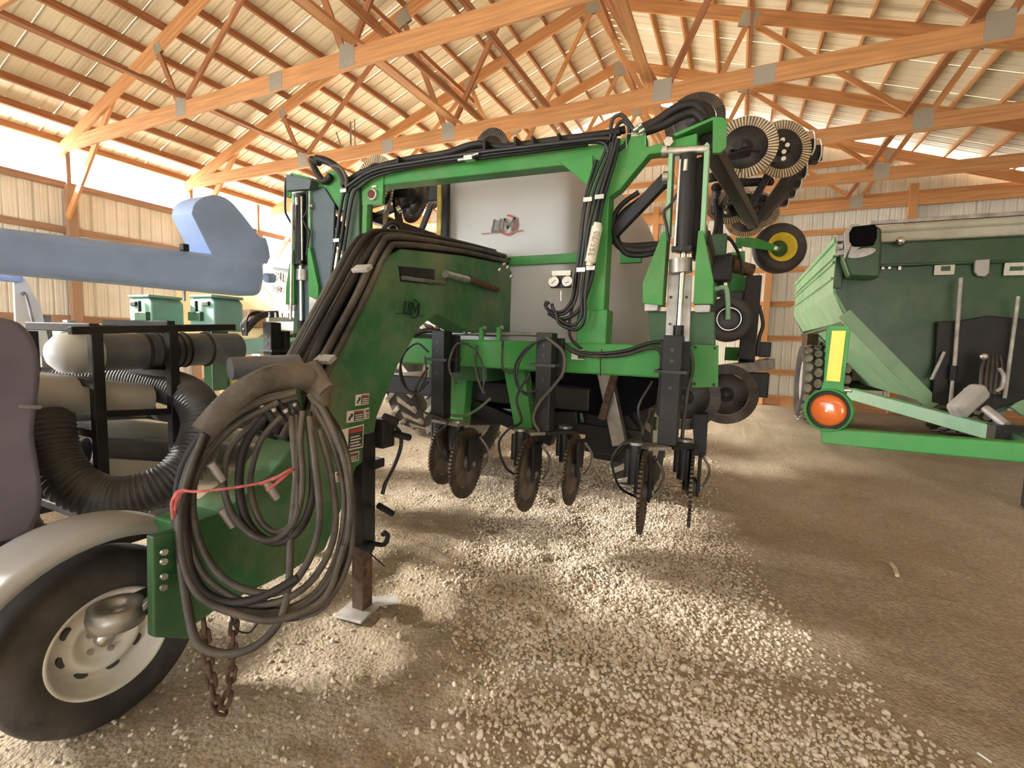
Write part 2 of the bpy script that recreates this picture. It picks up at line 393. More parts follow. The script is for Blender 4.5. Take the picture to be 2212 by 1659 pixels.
# ---- ribbed steel sheet: profile across its width, swept along the rib direction
def sheet(mb, o, across, along, nrm, wd, ln, ribs=4, h=.020):
    o, a, l, n = Vector(o), Vector(across), Vector(along), Vector(nrm); p = []; st = wd/ribs
    for k in range(ribs):
        x = k*st
        p += [(x, 0), (x+.006, 0), (x+.022, h), (x+.040, h), (x+.056, 0), (x+.056+(st-.056)*.36, 0), (x+.056+(st-.056)*.36+.012, h*.28), (x+.056+(st-.056)*.36+.024, 0),
              (x+.056+(st-.056)*.70, 0), (x+.056+(st-.056)*.70+.012, h*.28), (x+.056+(st-.056)*.70+.024, 0)]
    p.append((wd+.012, 0))
    vs = [o+a*x+n*z for x, z in p]+[o+a*x+n*z+l*ln for x, z in p]; k = len(p)
    mb.add(vs, [(i, i+1, k+i+1, k+i) for i in range(k-1)])
CEIL = structure('ceiling', (XC_, 7, 8.6))
SLN = math.hypot(1, SL_)
def purl_z(x): return zc(x)+.12*SLN            # top face of the top chord
for side in (-1, 1):
    nrm = Vector((side*SL_, 0, 1)).normalized(); dn = Vector((side, 0, -SL_)).normalized()
    span = (XC_-XL_ if side < 0 else XR_-XC_)+.45
    first = None
    for k in range(26):                          # roof sheets
        y0 = YB_+.1-.9144*(k+1)
        if first is None:
            mb = MB(); sheet(mb, Vector((XC_, 0, purl_z(XC_)+.145)), (0, 1, 0), dn, nrm, .9144, span*SLN)
            first = mb.build('roof_panel', 'roof_sheet', CEIL); first.location = (0, y0, 0); first.matrix_parent_inverse = Matrix.Translation(-Vector(CEIL.location))
        else:
            c = copy_part(first, CEIL); c.location = (0, y0, 0)
    d = .44; k = 0; pf = None
    while d < span-.1:                           # purlins
        x = XC_+side*d; z = purl_z(x)+.07
        mb = MB().bar((x, -8.9, z), (x, YB_-.02, z), .042, .14, up=nrm)
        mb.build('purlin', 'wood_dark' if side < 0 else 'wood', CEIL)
        d += .605; k += 1
    # ridge board and eave header
MB().bar((XC_, .2, purl_z(XC_)+.02), (XC_, YB_-.05, purl_z(XC_)+.02), .04, .2).build('ridge_board', 'wood', CEIL)
for x, z, wd, ht, y0, y1 in ((-8.42, 5.31, .09, .045, .3, 12.3), (-4.74, 5.31, .14, .045, .3, 12.3), (-4.30, 5.33, .05, .09, 2.4, 9.9), (-3.06, 5.33, .05, .09, 2.4, 14.4), (-1.44, 5.33, .14, .045, .3, 14.4), (2.2, 5.31, .09, .045, .3, 14.4), (-5.95, 7.05, .045, .09, .3, 10), (-.15, 7.05, .045, .09, .3, 14.4), (-2.62, 7.6, .045, .14, 7.0, 14.4)):
    MB().bar((x, y0, z), (x, y1, z), wd, ht).build('lateral_brace', 'wood_dark' if wd < .1 else 'wood', CEIL)

# ---- trusses
def web(mb, a, b, wd=.09, y=0, t=.037): mb.bar((a[0], y, a[1]), (b[0], y, b[1]), t, wd, up=(0, 0, 1) if abs(b[0]-a[0]) > 1e-3 else (1, 0, 0))
TL = {2.551: 'wooden roof truss nearest the camera, cut off at the upper left edge', 4.963: 'wooden roof truss second from the camera, its bottom chord rising to the top edge',
      7.374: 'wooden roof truss whose long bottom chord crosses above the green applicator', 9.786: 'wooden roof truss with its peak at the top edge of the photo',
      12.198: 'wooden roof truss just before the gable truss at the back wall', 14.45: 'gable truss standing against the back wall'}
for ty in TRY:
    t = thing('roof_truss', (XC_, ty, 5.0), TL[ty], 'truss', 'roof trusses')
    xa, xb = XL_+.02, XR_-.02
    # bottom chord in three lengths joined by plates
    for x0, x1 in ((xa+.35, -6.25), (-6.25, .08), (.08, xb-.35)):
        MB().bar((x0, ty, 5.125), (x1, ty, 5.125), .040, .25).build('bottom_chord', 'wood', t)
    for sgn, xe in ((-1, xa-.0), (1, xb)):
        MB().bar((XC_, ty, zc(XC_)), (xe, ty, zc(xe)), .042, .24).build('top_chord', 'wood', t)
    bn = [XC_-5.46, XC_-1.83, XC_+1.83, XC_+5.46]; tn = [XC_-6.05, XC_-2.85, XC_, XC_+2.85, XC_+6.05]
    for i, j in ((0, 0), (0, 1), (1, 1), (1, 2), (2, 2), (2, 3), (3, 3), (3, 4)):
        mb = MB(); a = (bn[i]+(-.07 if j <= i else .07), 5.24); b = (tn[j], zc(tn[j])-.1); web(mb, a, b, y=ty); mb.build('web', 'wood_dark' if ty < 9 else 'wood', t)
    pf = None
    for x, z, wd, ht, sl in [(b, 5.18, .26, .30, 0) for b in bn]+[(-6.25, 5.125, .26, .23, 0), (.08, 5.125, .26, .23, 0)]+[(tn[1], zc(tn[1])-.06, .28, .26, SL_), (tn[3], zc(tn[3])-.06, .28, .26, -SL_), (XC_, zc(XC_)-.08, .34, .34, 0), (XC_-6.05, zc(XC_-6.05)-.05, .18, .2, SL_), (XC_+6.05, zc(XC_+6.05)-.05, .18, .2, -SL_)]:
        for dy in (-.0225, .0225):
            MB().box((x, ty+dy, z), (wd, .003, ht), m=Matrix.Rotation(-math.atan(sl), 3, 'Y')).build('connector_plate', 'plate', t)
    if ty < 14:
        for sgn in (-1, 1):                     # knee braces from post to top chord
            xe = XL_ if sgn < 0 else XR_
            MB().bar((xe-sgn*.15, ty-.07*0+.045, 3.75), (xe-sgn*2.0, ty+.045, zc(xe-sgn*2.0)), .045, .14).build('knee_brace', 'wood', t)

# ---- left wall: ribbed sheets below, open eave band above, posts and girts
WL = structure('wall_left', (XL_, 6, 0))
DOOR = (9.35, 14.2)                              # tall doorway in the left wall, behind the applicator
y = -9.2
while y < YB_-.05:
    wdt = min(.9144, YB_-y)
    if not (y+wdt > DOOR[0]+.1 and y < DOOR[1]-.1):
        mb = MB(); sheet(mb, (XL_, y, -.25), (0, 1, 0), (0, 0, 1), (-1, 0, 0), wdt, 4.67); mb.build('wall_panel', 'wall_sheet', WL)
    y += .9144
for z, h in ((4.40, .14), (3.50, .14), (2.60, .14), (1.69, .14), (.80, .14), (.15, .28)):
    MB().bar((XL_+.03, -9.2, z), (XL_+.03, DOOR[0] if z < 4.3 else YB_, z), .045, h).build('girt', 'wood_grey', WL)
for ty in (TRY[1], TRY[2], 9.2, 14.3):
    MB().box((XL_+.10, ty+.12, 2.2), (.14, .16, 4.4)).build('post', 'wood_grey', WL, bevel=.004)
    MB().bar((XL_+.08, ty+.10, 4.4), (XL_+.08, ty+.10, 5.15), .07, .09, up=(1, 0, 0)).build('post_top', 'wood_grey', WL)
MB().bar((XL_-.03, -9, 5.33), (XL_-.03, YB_, 5.33), .045, .24).build('eave_header', 'wood_grey', WL)
# ---- back wall
WB = structure('wall_back', (XC_, YB_, 0))
x = XL_
while x < XR_-.01:
    xw = min(.9144, XR_-x); mb = MB(); zt = min(zc(x), zc(x+xw))+.12 if (x-XC_)*(x+xw-XC_) > 0 else zc(x+(0 if abs(x-XC_) > abs(x+xw-XC_) else xw))+.12
    sheet(mb, (x, YB_, -.25), (1, 0, 0), (0, 0, 1), (0, 1, 0), xw, zt+.23)
    # gable triangle strip above the straight sheet
    za, zb = zc(x)+.10, zc(x+xw)+.10
    mb.add([(x, YB_+.004, zt-.05), (x+xw, YB_+.004, zt-.05), (x+xw, YB_+.004, max(zb, zt-.05)), (x, YB_+.004, max(za, zt-.05))], [(0, 1, 2, 3)])
    mb.build('wall_panel', 'wall_sheet', WB); x += .9144
for z, h in ((5.24, .26), (4.52, .14), (3.61, .14), (2.71, .14), (1.80, .14), (.89, .15), (.06, .40), (6.2, .14), (7.1, .14)):
    half = (8.4-z)/SL_ if z > 5.3 else 99
    MB().bar((max(XL_, XC_-half), YB_-.03, z), (min(XR_, XC_+half), YB_-.03, z), .045, h).build('girt', 'wood', WB)
for px_ in (-11.2, -8.3, -5.3, -2.38, .62, 3.52, 6.4):
    MB().box((px_, YB_-.12, 2.75), (.16, .14, 5.5)).build('post', 'wood', WB, bevel=.004)
# ---- right wall (outside the frame, closes the room)
WR = structure('wall_right', (XR_, 6, 0)); y = -9.2
while y < YB_-.05:
    mb = MB(); sheet(mb, (XR_, y, -.25), (0, 1, 0), (0, 0, 1), (1, 0, 0), min(.9144, YB_-y), 5.45); mb.build('wall_panel', 'wall_sheet', WR); y += .9144
for z in (4.4, 3.5, 2.6, 1.69, .8, .15):
    MB().bar((XR_-.03, -9.2, z), (XR_-.03, YB_, z), .045, .14).build('girt', 'wood', WR)
# ---- front wall far behind the camera
WF_ = structure('wall_front', (XC_, -9.2, 0)); x = XL_
while x < XR_-.01:
    xw = min(.9144, XR_-x); mb = MB(); dz = 4.3 if -11.5 < x+xw/2 < -6.2 else (2.6 if 1.8 < x+xw/2 < 4.4 else 0)      # two unseen doorways, added to let in fill light
    sheet(mb, (x, -9.2, dz), (1, 0, 0), (0, 0, 1), (0, -1, 0), xw, 5.1-dz)
    za, zb = zc(x)+.10, zc(x+xw)+.10; mb.add([(x, -9.2, 5.0), (x+xw, -9.2, 5.0), (x+xw, -9.2, max(zb, 5.1)), (x, -9.2, max(za, 5.1))], [(0, 1, 2, 3)])
    mb.build('wall_panel', 'wall_sheet', WF_); x += .9144

# ================================================================ fertilizer applicator
XM = -1.88
def mir(p): return (2*XM-p[0], p[1], p[2])
APP = thing('fertilizer_applicator', (XM, 3.0, 0), 'green pull-type fertilizer applicator with white tank and folded coulter wings', 'applicator')
def part(mb, name, m, bevel=0., parent=None, label=None): return mb.build(name, m, parent or APP, bevel, label)
# ---- main toolbar, uprights and top beam
part(MB().box((-2.0, 3.09, 1.405), (3.62, .24, .20)), 'toolbar', 'green', .012)
UPR = part(MB().box((-.845, 3.05, 2.06), (.125, .13, 1.16)), 'upright', 'green', .01)
part(MB().box((-.86, 3.06, 1.60), (.20, .16, .24)), 'upright_foot', 'green', .01)
part(MB().box((-2.89, 3.06, 2.08), (.15, .16, 1.24)), 'upright', 'green_dark', .01)
part(MB().bar((-2.92, 3.05, 2.745), (-.80, 3.05, 2.69), .13, .105), 'top_beam', 'green', .008)
part(MB().prism([(-2.788,2.975,2.781),(-2.563,2.975,2.775),(-2.567,2.975,2.699),(-2.575,2.975,2.536),(-2.783,2.975,2.548)], (0, .03, 0)), 'corner_plate', 'green', .004)
part(MB().prism([(-1.125,2.97,2.671),(-0.898,2.97,2.675),(-0.888,2.97,2.514),(-0.926,2.97,2.496)], (0, .02, 0)), 'gusset', 'green', .003)
part(MB().bar((-2.753,3,2.552), (-2.766,3,2.182), .05, .05, up=(0,1,0)), 'upright_brace', 'green', .004)
# red reflector on the corner plate with small white tag
rf = part(MB().cyl((-2.674,2.97,2.618), (-2.66,2.955,2.612), .036), 'reflector', 'lens_red')
part(MB().torus((-2.662,2.957,2.613), (0,1,0), .036, .006), 'reflector_ring', 'white_decal', parent=rf)
part(MB().box((-2.653,2.968,2.675), (.045, .004, .014)), 'reflector_tag', 'white_decal', parent=rf)
# ---- hinge assemblies, one each side
def hinge(sg):
    f = (lambda L: L) if sg > 0 else (lambda L: [(2*XM-p[0], p[1], p[2]+.10*max(0, min(1, (p[2]-1.6)/.8))) for p in L])
    g = lambda p: f([p])[0]
    grn = 'green' if sg > 0 else 'green_glare'
    part(MB().prism(f([(-0.835,2.98,2.642),(-0.717,2.98,2.757),(-0.579,2.98,2.755),(-0.57,2.98,2.682),(-0.29,2.98,2.718),(-0.285,2.98,2.634),(-0.554,2.98,2.637),(-0.716,2.98,2.454),(-0.811,2.98,2.397)]), (0, .09, 0)), 'hinge_arm', 'green', .006)
    part(MB().prism(f([(-0.424,2.955,2.721),(-0.21,2.955,2.783),(-0.207,2.955,2.765),(-0.402,2.955,2.708)]), (0, .22, 0)), 'hinge_flange', 'green', .003)
    part(MB().prism(f([(-0.21,2.95,2.781),(-0.157,2.95,2.769),(-0.134,2.95,2.744),(-0.13,2.95,2.606),(-0.159,2.95,2.58),(-0.2,2.95,2.586)]), (0, .03, 0)), 'hinge_cap', 'green', .003)
    for a in ([(-0.436,2.945,2.637),(-0.426,2.945,2.651),(-0.413,2.945,2.639),(-0.405,2.945,2.156),(-0.431,2.945,2.157)], [(-0.244,2.945,2.635),(-0.232,2.945,2.648),(-0.217,2.945,2.631),(-0.213,2.945,2.143),(-0.238,2.945,2.144)]):
        part(MB().prism(f(a), (0, .10, 0)), 'hinge_plate', 'green_pale', .003)
    part(MB().prism(f([(-0.443,2.93,2.168),(-0.414,2.93,2.166),(-0.421,2.93,1.739),(-0.535,2.93,1.753),(-0.541,2.93,1.874)]), (0, .14, 0)), 'hinge_wedge', 'green', .004)
    part(MB().prism(f([(-0.247,2.93,2.16),(-0.22,2.93,2.158),(-0.15,2.93,1.882),(-0.141,2.93,1.745),(-0.249,2.93,1.746),(-0.251,2.93,2.013)]), (0, .14, 0)), 'hinge_wedge', 'green', .004)
    for a in ([(-0.526,2.94,1.751),(-0.445,2.94,1.75),(-0.448,2.94,1.709),(-0.523,2.94,1.707)], [(-0.242,2.94,1.744),(-0.158,2.94,1.743),(-0.161,2.94,1.701),(-0.235,2.94,1.699)]):
        part(MB().prism(f(a), (0, .11, 0)), 'wedge_shoe', 'steel_pale', .004)
    part(MB().prism(f([(-0.515,3.02,1.712),(-0.14,3.02,1.712),(-0.119,3.02,1.497),(-0.491,3.02,1.485)]), (0, .12, 0)), 'hinge_base', 'green_dark', .006)
    part(MB().prism(f([(-0.241,2.965,1.515),(-0.101,2.965,1.514),(-0.088,2.965,1.274),(-0.23,2.965,1.259)]), (0, .025, 0)), 'end_plate', 'green', .003)
    for q in [(-0.224,2.96,1.499),(-0.119,2.96,1.497),(-0.216,2.96,1.285),(-0.111,2.96,1.286)]: part(MB().cyl(g(q), V(g(q))+V(0,-.012,0), .009, seg=8), 'bolt', 'black_paint')
    wp = part(MB().prism(f([(-0.405,2.99,1.924),(-0.272,2.99,1.92),(-0.262,2.99,1.531),(-0.399,2.99,1.527)]), (0, .03, 0)), 'wear_plate', 'steel_pale', .002)
    for q in [(-0.381,2.985,1.792),(-0.292,2.985,1.791),(-0.377,2.985,1.633)]: part(MB().cyl(g(q), V(g(q))+V(0,-.008,0), .008, seg=8), 'bolt', 'rust', parent=wp)
    part(MB().cyl(g((-0.477,2.965,2.632)), g((-0.224,2.965,2.612)), .026), 'hinge_pin', 'zinc')
    part(MB().cyl(g((-0.472,2.965,2.636)), g((-0.446,2.965,2.635)), .038, seg=6), 'pin_nut', 'zinc')
    part(MB().cyl(g((-0.463,2.965,2.486)), g((-0.432,2.965,2.485)), .034, seg=6), 'pin_nut', 'zinc')
    part(MB().cyl(g((-0.445,2.975,2.693)), g((-0.44,2.94,2.679)), .027, seg=6), 'bolt_head', 'zinc')
    # hydraulic cylinder
    cy = part(MB().cyl(g((-0.327,2.945,2.589)), g((-0.317,2.945,2.058)), .046), 'hydraulic_cylinder', 'black_paint')
    part(MB().cyl(g((-0.32,2.945,2.058)), g((-0.322,2.945,1.623)), .017), 'rod', 'chrome', parent=cy)
    part(MB().cyl(g((-0.318,2.945,2.071)), g((-0.319,2.945,2.045)), .054), 'gland', 'black_paint', parent=cy)
    part(MB().cyl(g((-0.322,2.945,1.623)), g((-0.321,2.945,1.561)), .030), 'rod_clevis', 'black_paint', parent=cy)
    part(MB().cyl(g((-0.365,2.92,2.56)), g((-0.367,2.92,2.043)), .008), 'hydraulic_line', 'zinc', parent=cy)
    part(MB().cyl(g((-0.299,2.92,2.538)), g((-0.292,2.92,2.052)), .008), 'hydraulic_line', 'zinc', parent=cy)
    part(MB().box(g((-0.328,2.92,2.059)), (.11, .05, .03)), 'port_block', 'black_paint', .004, parent=cy)
    part(MB().cyl(g((-0.337,2.965,2.01)), g((-0.332,2.965,1.929)), .065), 'cylinder_collar', 'steel', parent=cy)
    part(MB().prism(f([(-0.318,3.02,2.588),(-0.246,3.02,2.604),(-0.235,3.02,2.014),(-0.281,3.02,2.016)]), (0, .08, 0)), 'hinge_tube', 'black_paint', .006)
    part(MB().tube(f([(-0.341,2.93,2.484),(-0.348,2.93,2.42),(-0.403,2.93,2.323),(-0.441,2.93,2.279),(-0.421,2.93,2.193),(-0.406,2.93,2.113)]), .008, 8), 'hydraulic_hose', 'hose_clean')
    part(MB().tube(f([(-0.332,2.9,2.548),(-0.334,2.9,2.486)]), .013, 8), 'hose_fitting', 'zinc')
    # strut arm from column to upright, behind
    part(MB().bar(g((-0.775,3.1,2.214)), g((-0.455,3.05,2.509)), .05, .07), 'strut', 'black_paint', .004)
for sg in (1, -1): hinge(sg)
# side of the left hinge faces us: broad plate
part(MB().prism([(-3.508,2.962,2.681),(-3.181,2.962,2.723),(-3.068,2.962,2.582),(-3.103,2.962,1.831),(-3.191,2.962,1.481),(-3.48,2.962,1.454),(-3.575,2.962,1.998)], (0, .02, 0)), 'hinge_side_plate', 'green_hazy_shade', .004)
part(MB().prism([(-3.559,2.9,2.856),(-3.26,2.9,2.776),(-3.282,2.9,2.705),(-3.556,2.9,2.719)], (0, .10, 0)), 'hinge_cap_plate', 'green_hazy_shade', .004)

part(MB().prism([(-3.269,2.88,1.825),(-3.163,2.88,1.786),(-3.154,2.88,1.576),(-3.283,2.88,1.586)], (0, .02, 0)), 'wear_plate', 'steel_pale', .002)
part(MB().cyl((-3.443,2.87,2.593), (-3.482,2.87,1.631), .012), 'hydraulic_line', 'zinc')
# ---- coulter discs: fluted rim (each flute raised), plain centre, hub
def disc_meshes():
    n = 58; r0, r1 = .168, .240; rim = MB(); grv = MB(); W = 2*math.pi/n
    def ring_pt(t, r, h): return (h, math.cos(t)*r, math.sin(t)*r)
    for i in range(n):
        t = i*W
        for s in (1, -1):
            a = [ring_pt(t, r0, .003*s), ring_pt(t+W*.58, r0, .003*s), ring_pt(t+W*.58, r1, .009*s), ring_pt(t, r1, .009*s)]          # raised flute
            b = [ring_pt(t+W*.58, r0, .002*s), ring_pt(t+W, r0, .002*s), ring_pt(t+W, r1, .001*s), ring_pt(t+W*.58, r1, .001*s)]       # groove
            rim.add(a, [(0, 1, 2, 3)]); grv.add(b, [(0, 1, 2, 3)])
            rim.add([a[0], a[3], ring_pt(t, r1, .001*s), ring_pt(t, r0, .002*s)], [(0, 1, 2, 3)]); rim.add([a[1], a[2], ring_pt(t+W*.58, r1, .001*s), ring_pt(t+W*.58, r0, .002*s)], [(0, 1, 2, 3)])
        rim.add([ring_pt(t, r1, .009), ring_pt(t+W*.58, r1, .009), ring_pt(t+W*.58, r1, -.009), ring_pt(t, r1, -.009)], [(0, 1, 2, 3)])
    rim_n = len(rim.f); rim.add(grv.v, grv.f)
    pl = MB().lathe((0, 0, 0), (1, 0, 0), [(.001, .006), (.05, .006), (.166, .0035), (.166, -.0035), (.05, -.006), (.001, -.006)], 40)
    hub = MB().lathe((0, 0, 0), (1, 0, 0), [(.001, .05), (.03, .05), (.035, .03), (.06, .02), (.06, -.02), (.035, -.03), (.03, -.05), (.001, -.05)], 16)
    return rim, pl, hub, rim_n
RIM, PLT, HUB, RIM_N = disc_meshes()
def mesh_of(mb, name, m, m2=None):
    me = bpy.data.meshes.new(name); me.from_pydata(mb.v, [], mb.f); me.polygons.foreach_set('use_smooth', mb.sm); me.materials.append(MATS[m])
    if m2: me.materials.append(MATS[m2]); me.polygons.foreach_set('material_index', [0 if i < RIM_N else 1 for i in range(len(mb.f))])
    return me
DM = {k: (mesh_of(RIM, 'flutes', a, 'rust' if k == 'pale' else 'disc_dark'), mesh_of(PLT, 'disc_plate', b), mesh_of(HUB, 'disc_hub', 'disc_dark')) for k, a, b in (('rust', 'disc_rust', 'disc_rust'), ('pale', 'disc_rim', 'disc_dark'), ('brown', 'disc_rust', 'disc_dark'))}  # grooves dark: rust, with the shading between flutes put in the colour
def disc(parent, c, nrm, kind):
    q = Vector((1, 0, 0)).rotation_difference(Vector(nrm)).to_matrix().to_4x4(); q.translation = c
    out = []
    for k, nm in enumerate(('coulter_disc', 'flutes', 'hub')):
        o = bpy.data.objects.new(nm, DM[kind][(1, 0, 2)[k]]); COL.objects.link(o)
        o.parent = parent if k == 0 else (out[0] if parent is APP else parent)
        if k and parent is APP: o.matrix_parent_inverse = Matrix(); o.matrix_basis = Matrix()
        else: o.matrix_parent_inverse = base_of(o.parent).inverted(); o.matrix_basis = q
        out.append(o)
    return out[0]
def spring(mb, a, b, r, turns, wire=.006):
    a, b = Vector(a), Vector(b); d = (b-a); ln = d.length; d.normalize(); u = d.orthogonal().normalized(); v = d.cross(u)
    pts = [a+d*(ln*i/(turns*8))+(u*math.cos(i*math.pi/4)+v*math.sin(i*math.pi/4))*r for i in range(turns*8+1)]
    mb.tube(pts, wire, 6, 1)
def coulter_unit(xs, ys, x1, y1, x2, y2, ztop=1.56, tone='black_paint'):
    u = part(MB().box((xs, ys, (ztop+.95)/2), (.102, .102, ztop-.95)), 'coulter_unit', tone, .006)
    P = lambda mb, n, m, bv=0: part(mb, n, m, bv, parent=u)
    P(MB().box((xs, ys+.09, 1.40), (.16, .05, .26)), 'clamp_plate', 'black_paint', .004)
    for dx in (-.075, .075): P(MB().bar((xs+dx, ys-.07, 1.36), (xs+dx, ys+.12, 1.36), .018, .018), 'u_bolt', 'disc_dark')
    P(MB().bar((xs-.085, ys-.065, 1.36), (xs+.085, ys-.065, 1.36), .014, .016), 'u_bolt', 'disc_dark')
    for z in (1.48, 1.42, 1.27): P(MB().cyl((xs, ys-.05, z), (xs, ys-.054, z), .010, seg=10), 'pin_hole', 'black_decal')
    P(MB().bar((xs, ys-.03, .94), (x1, y1-.03, .94), .12, .02), 'mount_plate', 'steel', .003)
    P(MB().bar((xs, ys+.02, .93), (x2, y2-.03, .93), .10, .02), 'mount_plate', 'black_paint', .003)
    for x, y in ((x1, y1), (x2, y2)):
        P(MB().cyl((x-.05, y-.02, .95), (x-.05, y-.02, .72), .035), 'swivel', 'black_paint')
        P(MB().cyl((x-.05, y-.02, .96), (x-.05, y-.02, .945), .045), 'swivel_cap', 'steel')
        P(MB().prism([(x-.035, y-.06, .90), (x-.035, y+.10, .90), (x-.035, y+.16, .70), (x-.035, y+.04, .62), (x-.035, y-.05, .68)], (.02, 0, 0)), 'coulter_arm', 'black_paint', .004)
        P(MB().prism([(x+.03, y-.02, .86), (x+.03, y+.14, .86), (x+.03, y+.10, .66), (x+.03, y-.02, .62)], (.015, 0, 0)), 'coulter_arm', 'black_paint', .004)
        P(MB().box((x-.055, y+.05, .80), (.05, .14, .16)), 'coulter_body', 'black_paint', .012); P(MB().cyl((x-.085, y-.03, .92), (x-.085, y-.03, .76), .020, seg=12), 'shock', 'black_rubber')
        P(MB().tube([(x+.05, y+.10, .84), (x+.09, y+.14, .76), (x+.07, y+.20, .66), (x+.02, y+.22, .58)], .009, 7), 'drop_tube', 'steel')
        disc(u, (x, y+.02, .67), (1, .06, 0), 'rust')
        P(MB().cyl((x-.06, y+.02, .67), (x+.06, y+.02, .67), .016), 'axle_bolt', 'steel')
    # thin liquid line looping in front of the unit
    P(MB().tube([(xs-.10, ys-.02, 1.30), (xs-.16, ys-.08, 1.15), (xs-.13, ys-.06, 1.0), (x1-.10, y1-.08, .96), (x1-.16, y1-.10, .86), (x1-.12, y1-.06, .70), (x1-.04, y1+.05, .62)], .008, 7), 'liquid_hose', 'hose_clean')
    return u
coulter_unit(-1.855, 2.76, -1.61, 2.70, -1.90, 2.89)
coulter_unit(-1.075, 2.76, -1.146, 2.69, -.937, 2.94)
coulter_unit(-.322, 2.76, -.433, 2.687, -.196, 2.94)
coulter_unit(-3.60, 2.78, -3.72, 2.70, -3.45, 2.94, 1.60)

# ---- lower carrier frame behind the toolbar
part(MB().prism([(-2.025,3.15,1.259),(-1.877,3.15,1.285),(-1.908,3.15,0.828),(-2.072,3.15,0.829)], (0, .12, 0)), 'frame_leg', 'green', .006)
part(MB().prism([(-1.573,3.15,1.318),(-1.407,3.15,1.319),(-1.317,3.15,0.873),(-1.458,3.15,0.84)], (0, .12, 0)), 'frame_leg', 'green', .006)
part(MB().box((-1.88, 3.7, 1.10), (1.9, .9, .16)), 'carrier_frame', 'black_paint', .01)  # blackened to hold the shade under the machine
part(MB().box((-1.88, 4.3, 1.30), (.5, 2.6, .2)), 'carrier_spine', 'green_dark', .01)
part(MB().cyl((-3.05, 5.0, .70), (-.70, 5.0, .70), .07), 'axle', 'green_dark')
part(MB().prism([(-2.171,3.45,1.238),(-0.5,3.45,1.289),(-0.525,3.45,1.062),(-0.779,3.45,0.953),(-1.101,3.45,0.975),(-2.002,3.45,0.932)], (0, .9, 0)), 'undercarriage_shade', 'void_black', .01)  # black block, painted-in darkness below the frame
part(MB().bar((-2.061,3.4,0.834), (-1.047,3.4,0.951), .09, .10), 'axle_beam', 'black_paint', .008)
part(MB().prism([(-1.016,3.5,1.049),(-0.743,3.5,1.037),(-0.616,3.5,0.876),(-0.776,3.5,0.665),(-1.021,3.5,0.668)], (0, .12, 0)), 'axle_arm', 'black_paint', .01)
part(MB().bar((-1.9, 3.3, .98), (-1.2, 3.3, .78), .1, .1), 'frame_brace', 'black_paint', .005)
part(MB().bar((-2.0, 3.5, .86), (-.6, 3.5, .84), .08, .08), 'frame_cross', 'black_paint', .005)
part(MB().bar((-0.892,3.4,1.411), (-0.724,3.4,0.778), .10, .10), 'lift_arm', 'steel', .006)
part(MB().bar((-0.735,3.3,1.419), (-0.844,3.3,0.967), .05, .05), 'lift_link', 'rust', .004)
part(MB().prism([(-0.766,3.6,1.413),(-0.562,3.6,1.421),(-0.571,3.6,0.971),(-0.691,3.6,0.637),(-0.803,3.6,0.731)], (0, .10, 0)), 'axle_leg', 'black_paint', .006)
part(MB().prism([(-1.183,3.9,0.933),(-0.641,3.9,1),(-0.649,3.9,0.809),(-0.823,3.9,0.515),(-1.062,3.9,0.522)], (0, .10, 0)), 'axle_hanger', 'black_paint', .006)
def lug_wheel(parent, c, r, wd, ax=(1, 0, 0), lugs=20, mud=True, rim='rim_white', each=False):
    c = Vector(c); a = Vector(ax).normalized()
    t = part(MB().lathe(c, a, [(r*.56, -wd*.40), (r*.62, -wd*.5), (r*.86, -wd*.52), (r*.955, -wd*.42), (r*.965, 0), (r*.955, wd*.42), (r*.86, wd*.52), (r*.62, wd*.5), (r*.56, wd*.40)], 40), 'wheel', 'tire', parent=parent)
    mb = MB(); u = a.orthogonal().normalized(); v = a.cross(u)
    for k in range(2 if each else lugs*2):
        th = math.pi*k/lugs; s = 1 if k % 2 else -1
        def pt(phi, w, rr): return c+(u*math.cos(phi)+v*math.sin(phi))*rr+a*w
        w0, w1 = s*wd*.02, s*wd*.52; dphi = .10; sk = .24
        vs = [pt(th-dphi/2, w0, r*.95), pt(th+dphi/2, w0, r*.95), pt(th+dphi/2+sk, w1, r*.90), pt(th-dphi/2+sk, w1, r*.90), pt(th-dphi/2, w0, r*1.0), pt(th+dphi/2, w0, r*1.0), pt(th+dphi/2+sk, w1, r*.965), pt(th-dphi/2+sk, w1, r*.965)]
        mb.add(vs, [(0,1,2,3),(7,6,5,4),(0,4,5,1),(1,5,6,2),(2,6,7,3),(3,7,4,0)])
        if each: ring_of('tread_lug', mb, 'tire_mud', t, c, a, lugs); mb = MB()
    if not each: lg = mb.build('tread_lugs', 'tire_mud' if mud else 'tire', t); lg['kind'] = 'stuff'
    part(MB().lathe(c, a, [(r*.57, wd*.42), (r*.52, wd*.40), (r*.50, wd*.1), (r*.2, wd*.05), (r*.14, wd*.14), (.001, wd*.14)], 32), 'rim', rim, parent=t)
    part(MB().lathe(c, a, [(r*.57, -wd*.42), (r*.52, -wd*.40), (r*.50, -wd*.1), (r*.2, -wd*.05), (r*.14, -wd*.14), (.001, -wd*.14)], 32), 'rim', rim, parent=t)
    return t
lug_wheel(APP, (-2.95, 5.0, .70), .70, .36)
lug_wheel(APP, (-.85, 5.0, .70), .70, .36)

